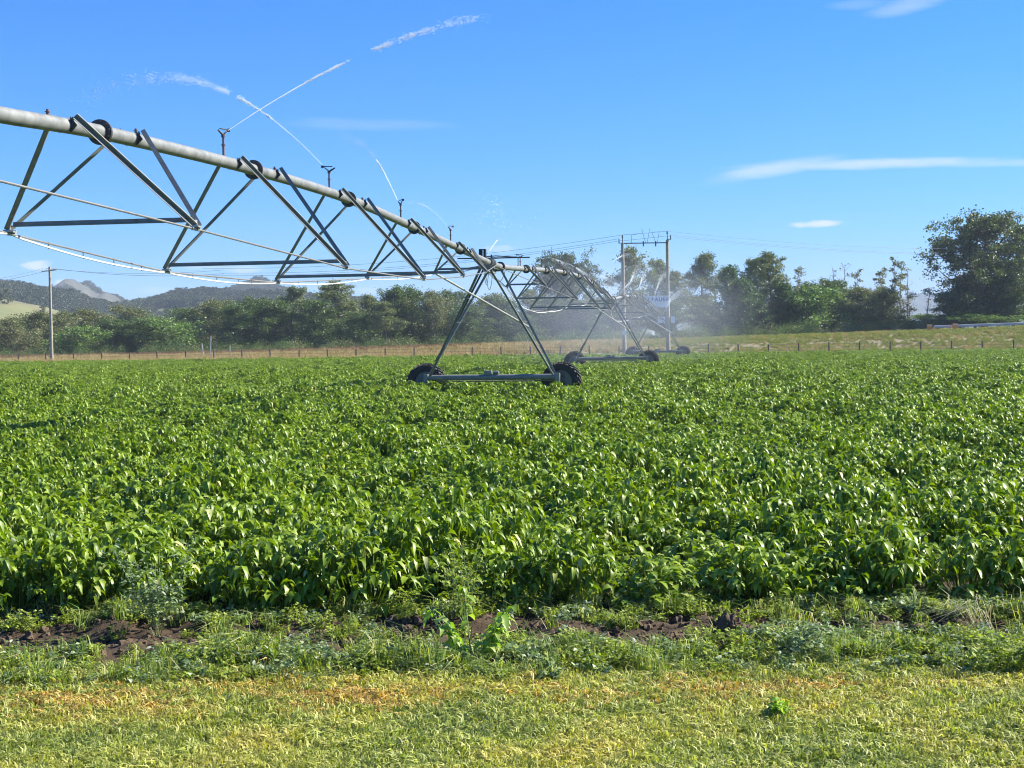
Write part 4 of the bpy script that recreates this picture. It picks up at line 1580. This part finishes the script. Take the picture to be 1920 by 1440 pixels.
def marker(px, lb):
    Y = 197.6
    x = at(px, 610, Y).x
    z = gz(x, Y)
    z += .12
    o = Vector((x, Y, z))
    root = tag(empty('road_barrier', o), lb, 'road barrier', 'orange road barriers at the guard rail')
    mb = MB()
    mb.prism((-.35, 0, 0), (.35, 0, 0), [(-.2, -.02), (.2, -.02), (.16, .12), (.08, .30), (.07, .85), (-.07, .85), (-.08, .30), (-.16, .12)])
    mb.build('body', M_ORANGE, root, bevel=.015)
    MB().bbox((0, -.085, .66), .6, .02, .12).build('reflector', M_POSTW, root)


marker(1743, 'orange road barrier at the left end of the guard rail')
marker(1791, 'orange road barrier standing against the guard rail further right')

# ---------------------------------------------------------------- dry grass and scrub between field and trees
M_DRY = leaf_mat('dry_grass_blade', [(0, (0.26, 0.20, 0.09)), (0.5, (0.50, 0.41, 0.19)), (0.85, (0.60, 0.52, 0.26)), (1, (0.36, 0.22, 0.11))], 0.25, 0.6, tcol=(.2, .17, .08), spec=.2)
M_RUST = leaf_mat('rust_grass_blade', [(0, (0.13, 0.075, 0.045)), (0.6, (0.26, 0.16, 0.085)), (1, (0.40, 0.30, 0.15))], 0.2, 0.6, tcol=(.2, .12, .06), spec=.2)
M_YG = leaf_mat('yellow_scrub', [(0, (0.10, 0.15, 0.03)), (0.5, (0.24, 0.27, 0.05)), (1, (0.42, 0.38, 0.12))], 0.3, 0.5, tcol=(.22, .24, .06), spec=.3)


def verge():
    P = pts_in(-78, 84, 151, 203, 40000)
    P = P[(P[:, 1] > FIELD_FAR(P[:, 0]) + 1.0)]
    X, Y = P[:, 0], P[:, 1]
    f = fbm(X / 7, Y / 5, 61, 3)
    left = 1 - sstep(-12, 12, X)
    # bare ground shows through in the middle and in front of the bank
    bare = np.exp(-((X - 5) / 26) ** 2) * (1 - sstep(166, 176, Y)) * .75
    tr = np.exp(-((Y - 182) / 4.0) ** 2) * (X > -25) * (X < -7)
    keep = rng.uniform(0, 1, len(X)) < np.clip(.45 + 1.5 * (f - .35) + .2 * left - bare - tr * 1.3, 0.0, 1)
    P = P[keep]
    X, Y = P[:, 0], P[:, 1]
    u = rng.uniform(0, 1, len(X)) + (fbm(X / 9, Y / 4, 66) - .5) * .8
    yg = sstep(-6, 28, X) * .75 + .12
    dry = [(tuft(400 + k, 50, .3, (.35, .85), .022, .5, (0, .6)), M_DRY) for k in range(3)]
    rust = [(tuft(410 + k, 50, .3, (.4, .9), .025, .4, (0, .4)), M_RUST) for k in range(2)]
    scr = [(herb(420 + k, .55, .5, 30, (.07, .16), .5, .006), M_YG) for k in range(3)]
    protos = dry + rust + scr
    n = len(P)
    isyg = u < yg
    isr = (~isyg) & (Y > 190) & (X < -4) & (u > .35)
    idx = np.where(isyg, rng.integers(5, 8, n), np.where(isr, rng.integers(3, 5, n), rng.integers(0, 3, n)))
    rot = np.stack([rng.normal(0, .1, n), rng.normal(0, .1, n), rng.uniform(0, 6.283, n)], 1)
    s = rng.uniform(.55, 1.15, n) * np.where(isyg & (Y < 196), .9, 1)
    s = s * np.where(X > 15, .75, 1)
    o = scatter('verge_grass', protos, P, rot, np.stack([s, s, s], 1), idx)
    tag(o, 'dry straw and rusty grass with yellow green scrub between the fence and the trees', 'grass', kind='stuff')


verge()

# ---------------------------------------------------------------- trees
def tree_leaves(C, r, n, L, r_, flat=1.0, hang=0.0):
    """n leaf-sized rhombs round each of the points C"""
    m = len(C) * n
    c = np.repeat(C, n, 0) + r_.normal(0, 1, (m, 3)) * np.repeat(r, n)[:, None] * np.array([.55, .55, .42 * flat])
    a = r_.normal(0, 1, (m, 3)); a[:, 2] -= hang
    a /= np.linalg.norm(a, axis=1)[:, None]
    b = np.cross(a, r_.normal(0, 1, (m, 3)))
    b /= np.linalg.norm(b, axis=1)[:, None] + 1e-9
    l = (L * r_.uniform(.6, 1.3, m))[:, None]
    w = l * .33
    V = np.stack([c - a * l * .5, c + b * w, c + a * l * .5, c - b * w], 1).reshape(-1, 3)
    o = (np.arange(m) * 4)[:, None]
    return V, None, o + np.array([[0, 1, 2, 3]])


def make_tree_meshes(kind, seed):
    r_ = np.random.default_rng(seed)
    H = {'gum': 14, 'dense': 11, 'oak': 10, 'bush': 4.5, 'bare': 10, 'thin': 11, 'big': 17, 'vine': 12}[kind]
    mb = MB()
    ends, er = [], []
    top = Vector((r_.normal(0, .5), r_.normal(0, .5), H * (.9 if kind != 'bush' else .6)))
    npt = 8
    tr = []
    wob = Vector((0, 0, 0))
    r0 = {'gum': .28, 'dense': .26, 'oak': .22, 'bush': .12, 'bare': .13, 'thin': .13, 'big': .42, 'vine': .25}[kind]
    for i in range(npt + 1):
        t = i / npt
        wob = wob + Vector((r_.normal(0, .16), r_.normal(0, .16), 0)) * (H / 14)
        tr.append(Vector((top.x * t, top.y * t, H * .9 * t - .3 * (i == 0))) + wob * t)
    mb.tube(tr, [r0 * (1 - .85 * i / npt) + .02 for i in range(npt + 1)], 8)
    lo = {'gum': .32, 'dense': .06, 'oak': .12, 'bush': .05, 'bare': .35, 'thin': .4, 'big': .10, 'vine': .03}[kind]
    nl = {'gum': 24, 'dense': 40, 'oak': 30, 'bush': 16, 'bare': 12, 'thin': 15, 'big': 84, 'vine': 40}[kind]
    spread = {'gum': 3.9, 'dense': 3.9, 'oak': 4.8, 'bush': 2.6, 'bare': 1.5, 'thin': 1.3, 'big': 8.3, 'vine': 3.0}[kind]
    for j in range(nl):
        f = lo + (1 - lo) * (j + r_.uniform(0, 1)) / nl
        i = min(npt - 1, int(f * npt)); tt = f * npt - i
        p = tr[i].lerp(tr[i + 1], tt)
        az = j * 2.4 + r_.normal(0, .5)
        prof = {'gum': math.sin(math.pi * min(1, .15 + .85 * f)) ** .6, 'thin': .8, 'bare': .8}.get(kind, math.sin(math.pi * (.28 + .66 * f)) ** .7)
        ln = spread * max(.25, prof) * r_.uniform(.45, 1.28)
        elev = r_.uniform(.15, .75) if kind not in ('bare', 'thin') else r_.uniform(.7, 1.25)
        q = p + Vector((math.cos(az) * math.cos(elev), math.sin(az) * math.cos(elev), math.sin(elev))) * ln
        mid = p.lerp(q, .5) + Vector(r_.normal(0, .08 * ln, 3))
        rr = r0 * .42 * (1 - .6 * f)
        mb.tube([p, mid, q], [max(.02, rr), max(.016, rr * .6), .012], 5, cap=False)
        nsub = 3 if kind in ('bare', 'thin') else 5
        for s in range(nsub):
            t2 = r_.uniform(.35, 1.0)
            a = p.lerp(mid, t2 * 2) if t2 < .5 else mid.lerp(q, t2 * 2 - 1)
            e = a + Vector((r_.normal(0, 1), r_.normal(0, 1), r_.uniform(-.1, 1.1))) * ln * .26
            mb.tube([a, e], [max(.014, rr * .35), .008], 4, cap=False)
            ends.append(e); er.append(r_.uniform(.45, .95))
        ends.append(q); er.append(r_.uniform(.5, 1.0))
    ends.append(tr[-1]); er.append(.8)
    C = np.array([tuple(e) for e in ends]); er = np.array(er)
    C[:, 2] = np.maximum(C[:, 2], .35)
    scale = {'gum': 1.0, 'dense': 1.15, 'oak': 1.2, 'bush': .85, 'bare': .35, 'thin': .5, 'big': 1.15, 'vine': 1.1}[kind]
    keep = r_.uniform(0, 1, len(C)) < {'gum': .92, 'bare': .3, 'thin': .55}.get(kind, .86)
    nleaf = {'gum': 85, 'dense': 80, 'oak': 80, 'bush': 70, 'bare': 9, 'thin': 26, 'big': 84, 'vine': 60}[kind]
    lf = {'gum': .27, 'dense': .27, 'oak': .28, 'bush': .22, 'bare': .22, 'thin': .26, 'big': .34, 'vine': .34}[kind]
    V, _, Q = tree_leaves(C[keep], er[keep] * scale, nleaf, lf, r_, hang=.4 if kind in ('gum', 'oak', 'vine') else 0)
    return mb, np_mesh('crown', V, [Q]), H


def tree_leafmat(name, a, b, c, trans=.22):
    return leaf_mat(name, [(0, a), (.55, b), (1, c)], trans, .5, tcol=(.2, .26, .06), spec=.35)


LM = {
    'gum': tree_leafmat('gum_leaf', (0.095, 0.119, 0.048), (0.176, 0.196, 0.084), (0.329, 0.316, 0.158)),
    'dense': tree_leafmat('dense_leaf', (0.053, 0.090, 0.026), (0.103, 0.147, 0.042), (0.188, 0.237, 0.067)),
    'oak': tree_leafmat('oak_leaf', (0.102, 0.118, 0.046), (0.181, 0.188, 0.075), (0.295, 0.267, 0.125)),
    'bush': tree_leafmat('bush_leaf', (0.085, 0.140, 0.033), (0.160, 0.237, 0.056), (0.283, 0.361, 0.105)),
    'bare': tree_leafmat('sparse_leaf', (0.226, 0.180, 0.119), (0.320, 0.246, 0.164), (0.414, 0.312, 0.208)),
    'thin': tree_leafmat('thin_leaf', (0.150, 0.163, 0.075), (0.226, 0.221, 0.119), (0.339, 0.294, 0.178)),
    'big': tree_leafmat('big_leaf', (0.056, 0.082, 0.030), (0.116, 0.140, 0.051), (0.226, 0.221, 0.097)),
    'vine': tree_leafmat('vine_leaf', (0.038, 0.074, 0.021), (0.076, 0.123, 0.033), (0.160, 0.229, 0.052)),
}
DESC = {'gum': 'tall open crowned eucalypt', 'dense': 'bushy dark green tree', 'oak': 'drooping olive green tree', 'bush': 'low rounded bright green bush',
        'bare': 'nearly leafless grey tree', 'thin': 'slender sparse leaved tree', 'big': 'huge dense dark tree', 'vine': 'vine covered dark green tree'}
PROTO = {}


def proto(kind, v):
    if (kind, v) not in PROTO:
        mb, crown, H = make_tree_meshes(kind, 500 + 31 * v + sum(map(ord, kind)))
        tm = bpy.data.meshes.new('trunk')
        tm.from_pydata(mb.v, [], mb.f)
        tm.update()
        tm.materials.append(M_BARKP if kind in ('bare', 'thin') or (kind == 'gum' and v == 1) else M_BARK)
        crown.materials.append(LM[kind])
        PROTO[(kind, v)] = (tm, crown, H)
    return PROTO[(kind, v)]


ORD = 'first second third fourth fifth sixth seventh eighth ninth tenth eleventh twelfth thirteenth fourteenth fifteenth sixteenth seventeenth eighteenth nineteenth twentieth'.split()
TREES = []      # kind, px, top py, Y, width factor


def T_(kind, px, top, Y, wf=1.0):
    TREES.append((kind, px, top, Y, wf))


for a in [('oak', 25, 596, 226, 1.1), ('dense', -30, 590, 232), ('oak', 75, 586, 236, 1.2), ('bush', 145, 613, 222, 1.6), ('gum', 112, 578, 244, 1.1), ('oak', 180, 583, 240, 1.2),
          ('dense', 215, 596, 228, 1.2), ('dense', 268, 596, 228, 1.5), ('bush', 322, 600, 226, 1.9), ('oak', 240, 575, 250, 1.2), ('dense', 350, 575, 240, 1.1), ('oak', 395, 565, 238, 1.1), ('dense', 438, 566, 230, 1.1),
          ('gum', 420, 556, 250), ('dense', 480, 556, 236, 1.1), ('gum', 548, 530, 246), ('dense', 520, 560, 232, 1.1), ('gum', 638, 518, 236, 1.3), ('dense', 590, 560, 230, 1.1), ('gum', 700, 545, 246),
          ('dense', 668, 585, 228, 1.2), ('dense', 740, 535, 238, .9), ('dense', 775, 537, 240, .9), ('gum', 722, 560, 228, .8), ('oak', 812, 550, 234, 1.0), ('dense', 850, 543, 242, .9), ('dense', 880, 572, 230, 1.1), ('oak', 905, 552, 240),
          ('dense', 950, 556, 236, 1.1), ('gum', 1000, 536, 244), ('dense', 975, 590, 228, 1.3), ('big', 1062, 476, 250, .62), ('dense', 1035, 555, 234, 1.1), ('dense', 1105, 560, 232, 1.2),
          ('gum', 1190, 452, 240, .95), ('dense', 1150, 556, 236, 1.1), ('oak', 1215, 560, 234, 1.0), ('dense', 1255, 556, 244, 1.1), ('gum', 1235, 478, 252, .8), ('gum', 1312, 464, 238, .95), ('gum', 1272, 500, 250, .8), ('oak', 1320, 560, 232, 1.0),
          ('vine', 1380, 492, 226, .9), ('gum', 1448, 462, 236, .9), ('vine', 1415, 545, 226, 1.0), ('gum', 1410, 476, 244, .7), ('oak', 1450, 560, 230, .9), ('thin', 1500, 492, 242, 1.2), ('dense', 1520, 528, 234, 1.1), ('vine', 1480, 525, 228, .8),
          ('bush', 1548, 540, 228, 1.9), ('dense', 1560, 522, 242, 1.0), ('bare', 1577, 488, 246, 1.2), ('bare', 1567, 486, 248, 1.2), ('thin', 1612, 502, 246, .9), ('oak', 1610, 540, 228, 1.0), ('oak', 1665, 545, 226, 1.05), ('dense', 1640, 545, 240, 1.0), ('thin', 1645, 498, 244, .9),
          ('thin', 1655, 497, 246, .9), ('thin', 1674, 478, 244, .9), ('thin', 1689, 488, 245, .9), ('bare', 1702, 496, 243, .9), ('bare', 1708, 520, 246, 1.0), ('bush', 1725, 590, 236, 1.3), ('bare', 1735, 535, 230, 1.1), ('bush', 1745, 606, 230, 1.4), ('bush', 1700, 600, 224, 1.5),
          ('vine', 1838, 505, 223, 1.7), ('dense', 1872, 480, 226, 1.35), ('vine', 1800, 560, 220, 1.3), ('big', 1848, 402, 222, 1.12), ('dense', 1780, 545, 226, .9), ('dense', 1905, 520, 220, 1.1), ('big', 1960, 430, 234, .8), ('bush', 1830, 590, 216, 1.6), ('bush', 1900, 592, 215, 1.6)]:
    T_(*a)

cnt = {}
for t in sorted(TREES, key=lambda a: a[1]):
    kind, px, top, Y, wf = t
    c = cnt.get(kind, 0)
    cnt[kind] = c + 1
    nv = 1 if kind == 'big' else 2 if kind in ('vine', 'bush') else 3
    tm, crown, H = proto(kind, c % nv)
    x = at(px, 600, Y).x
    zb = gz(x, Y)
    ztop = at(px, top, Y).z
    sc = (ztop - zb) / H * 0.98
    where = ('by the left edge' if px < 20 else '')
    lab = '%s, %s of its kind from the left in the tree line' % (DESC[kind], ORD[c] if c < 20 else 'twenty ' + ORD[c - 20])
    name = {'gum': 'eucalypt_tree', 'dense': 'bushy_tree', 'oak': 'drooping_tree', 'bush': 'bush', 'bare': 'leafless_tree', 'thin': 'slender_tree', 'big': 'big_tree', 'vine': 'vine_covered_tree'}[kind]
    root = empty(name, (x, Y, zb), random.uniform(0, 6.28))
    w = wf * (.75 + .25 * sc)
    root.scale = (sc * .35 + w * .65, sc * .35 + w * .65, sc) if kind != 'bush' else (wf, wf, sc)
    tag(root, lab, 'bush' if kind == 'bush' else 'tree', 'trees and bushes beyond the fence')
    for nm, me in (('trunk', tm), ('crown', crown)):
        o = bpy.data.objects.new(nm, me)
        COL.objects.link(o)
        o.parent = root


# ---------------------------------------------------------------- the wood behind the tree line, and scrub at its foot
def low_tree(seed, n=420, H=8, R=3.0, L=.6):
    r_ = np.random.default_rng(seed)
    m = 26
    a = r_.uniform(0, 6.283, m); z = H * r_.uniform(.12, 1, m)
    r = R * np.sqrt(r_.uniform(0, 1, m)) * np.sin(np.pi * np.clip(.25 + .7 * z / H, 0, 1)) ** .7
    C = np.stack([r * np.cos(a), r * np.sin(a), z], 1)
    V, _, Q = tree_leaves(C, np.full(m, 1.15), n // m, L, r_)
    return np_mesh('wood_tree', V, [Q])


def woods():
    protos = [(low_tree(600 + k, 900, 8, 3.2, .5), LM[['dense', 'gum', 'oak', 'dense'][k]]) for k in range(4)]
    n = 620
    X, Y = rng.uniform(-115, 68, n), rng.uniform(246, 300, n)
    px = 960 + F0 * X / Y
    keep = ~((px > 1695) & (px < 1770)) & (px < 1990)
    X, Y, px = X[keep], Y[keep], px[keep]
    topy = np.interp(px, [-200, 150, 400, 520, 700, 900, 1040, 1150, 1300, 1500, 1690, 1780, 1990], [612, 612, 592, 584, 584, 588, 582, 582, 580, 575, 580, 560, 540]) + rng.uniform(-4, 26, len(px))
    zt = CAMZ + (637 - .014 * (px - 960) - topy) / F0 * Y
    zb = ground_z(X, Y)
    s = np.clip((zt - zb) / 8, .3, 2)
    m = len(X)
    rot = np.stack([np.zeros(m), np.zeros(m), rng.uniform(0, 6.28, m)], 1)
    o = scatter('woods', protos, np.stack([X, Y, zb], 1), rot, np.stack([np.maximum(s, .9), np.maximum(s, .9), s], 1), rng.integers(0, 4, m))
    tag(o, 'dark wood closing the gaps behind the tree line', 'woods', kind='stuff')
    # undergrowth at the foot
    protos = [(low_tree(620 + k, 420, 2.2, 1.4, .22), LM[['dense', 'oak', 'vine'][k]]) for k in range(3)]
    n = 520
    X, Y = rng.uniform(-80, 62, n), rng.uniform(214, 230, n)
    px = 960 + F0 * X / Y
    o = scat_simple('undergrowth', protos, np.stack([X, Y, ground_z(X, Y) - .1], 1), .3, .8, .05, 'tangled dark undergrowth at the foot of the trees', 'undergrowth')


woods()


# ---------------------------------------------------------------- hills
def hill_mat(name, c1, c2, c3, sc):
    m, nt, b = new_mat(name)
    g = N(nt, 'ShaderNodeNewGeometry')
    nt.links.new(ramp(nt, [(.35, c1), (.52, c2), (.68, c3)], noise(nt, sc, 8, .65, vec=g.outputs['Position'])), b.inputs['Base Color'])
    b.inputs['Roughness'].default_value = .95
    return m


def hill(name, D, prof, mat, depth, jag=0.0, seed=0, x_ext=0):
    pxs = np.arange(prof[0][0], prof[-1][0] + 1, 4.0)
    tops = np.interp(pxs, [p[0] for p in prof], [p[1] for p in prof]) + x_ext
    rows = np.linspace(-1, 1, 25)
    V = []
    for r in rows:
        Y = D + r * depth
        x = (pxs - 960) / F0 * D * (1 + 0.0 * r)
        ztop = CAMZ + (637 - .014 * (pxs - 960) - tops) / F0 * D
        sh = np.cos(r * math.pi / 2) ** 1.1
        z = ztop * sh
        z = z + (fbm(x / (D * .012) , Y / (D * .012) + 0 * x, 70 + seed, 5) - .5) * jag * sh * (1 if abs(r) > .05 else .7)
        V.append(np.stack([x, np.full(len(x), Y), z - 1.5 * (abs(r) > .99)], 1))
    V = np.concatenate(V)
    nx = len(pxs); ny = len(rows)
    i = (np.arange(ny - 1)[:, None] * nx + np.arange(nx - 1)[None, :]).ravel()
    F = np.stack([i, i + 1, i + 1 + nx, i + nx], 1)
    o = mesh_obj(name, np_mesh(name, V, [F]), mat, smooth=True)
    tag(o, kind='structure')
    return V.reshape(ny, nx, 3)


HM1 = hill_mat('pasture_hill', (0.10, 0.125, 0.038), (0.16, 0.16, 0.058), (0.15, 0.12, 0.065), .02)
HM2 = hill_mat('wooded_hill', (0.055, 0.065, 0.035), (0.09, 0.09, 0.05), (0.14, 0.12, 0.07), .012)
HM3 = hill_mat('rocky_peak', (0.045, 0.055, 0.036), (0.075, 0.075, 0.052), (0.14, 0.12, 0.095), .03)
HM4 = hill_mat('far_range', (0.03, 0.045, 0.035), (0.04, 0.06, 0.045), (0.055, 0.075, 0.055), .003)
hE = hill('pasture_hill', 560, [(-500, 545), (-100, 552), (0, 560), (30, 566), (60, 573), (90, 586), (130, 606), (200, 640)], HM1, 160, 2, 1)
hA = hill('wooded_hill', 900, [(-900, 520), (-200, 530), (0, 531), (20, 528), (60, 543), (100, 547), (140, 553), (200, 572), (260, 592), (330, 625), (380, 640)], HM2, 300, 10, 2, 12)
hC = hill('wooded_hill', 1050, [(120, 640), (180, 600), (225, 580), (260, 572), (300, 566), (340, 556), (390, 545), (450, 549), (520, 552), (620, 560), (760, 575), (900, 600), (1000, 636)], HM2, 270, 9, 3, 9)
hB = hill('rocky_peak', 1750, [(20, 600), (90, 572), (125, 556), (140, 543), (152, 538), (165, 538), (178, 545), (190, 552), (205, 563), (225, 570), (245, 576), (300, 600), (360, 640)], HM3, 350, 30, 4, -3)
hD = hill('rocky_peak', 1700, [(380, 610), (440, 560), (462, 548), (474, 535), (486, 531), (508, 533), (522, 541), (545, 551), (600, 575), (680, 620), (700, 640)], HM3, 300, 24, 5, -3)
hF = hill('far_range', 3500, [(1300, 640), (1480, 560), (1560, 552), (1590, 546), (1612, 543), (1640, 551), (1700, 556), (1730, 555), (1770, 558), (1850, 556), (1990, 560), (2150, 575), (2400, 640)], HM4, 450, 28, 6)
hG = hill('far_range', 4100, [(-1800, 600), (-600, 585), (0, 590), (700, 600), (1300, 596), (2000, 585), (3000, 600), (4200, 636)], HM4, 450, 20, 7)


def hill_forest():
    P, sc = [], []

    def on(h, n, f, size, dens=None, seed=0):
        ny, nx, _ = h.shape
        j = rng.uniform(2, ny / 2 + .6, n); i = rng.uniform(0, nx - 1.001, n)
        j0, i0 = j.astype(int), i.astype(int)
        fj, fi = (j - j0)[:, None], (i - i0)[:, None]
        p = (h[j0, i0] * (1 - fi) + h[j0, i0 + 1] * fi) * (1 - fj) + (h[j0 + 1, i0] * (1 - fi) + h[j0 + 1, i0 + 1] * fi) * fj
        w = fbm(p[:, 0] / 90, p[:, 1] / 90, 80 + seed, 3)
        px = 960 + F0 * p[:, 0] / p[:, 1]
        k = (w > f) & (px > -200) & (p[:, 2] > 2)
        p = p[k]
        P.append(p); sc.append(rng.uniform(.7, 1.3, len(p)) * size)
    on(hA, 22000, .30, .55, seed=1)
    on(hC, 17000, .35, .52, seed=2)
    on(hB, 8000, .42, .42, seed=3)
    on(hD, 8000, .42, .42, seed=4)
    on(hE, 90, .5, .5, seed=5)
    P = np.concatenate(P); sc = np.concatenate(sc)
    hm = [tree_leafmat('hill_leaf', (0.060, 0.078, 0.036), (0.082, 0.098, 0.046), (0.11, 0.12, 0.06), .15), tree_leafmat('hill_leaf_dark', (0.045, 0.062, 0.030), (0.065, 0.082, 0.038), (0.085, 0.10, 0.05), .15)]
    protos = [(low_tree(640 + k, 420, 9, 4.2, 1.1), hm[k % 2]) for k in range(4)]
    m = len(P)
    rot = np.stack([np.zeros(m), np.zeros(m), rng.uniform(0, 6.28, m)], 1)
    o = scatter('forest', protos, P - np.array([0, 0, .5]), rot, np.stack([sc, sc, sc], 1), rng.integers(0, 4, m))
    tag(o, 'grey green eucalypt forest covering the distant hills', 'forest', kind='stuff')


hill_forest()


# ---------------------------------------------------------------- the air
def haze():
    m, nt, b = new_mat('haze')
    nt.nodes.remove(b)
    v = N(nt, 'ShaderNodeVolumePrincipled')
    v.inputs['Color'].default_value = (0.74, 0.86, 1.0, 1)
    v.inputs['Density'].default_value = 0.00020
    v.inputs['Anisotropy'].default_value = 0.0
    nt.links.new(v.outputs[0], nt.nodes['Material Output'].inputs['Volume'])
    o = MB().bbox((0, 2300, 84), 11000, 4840, 172).build('haze', m)
    tag(o, 'thin blue air lying between the viewer and the distant hills', 'haze', kind='stuff')


haze()
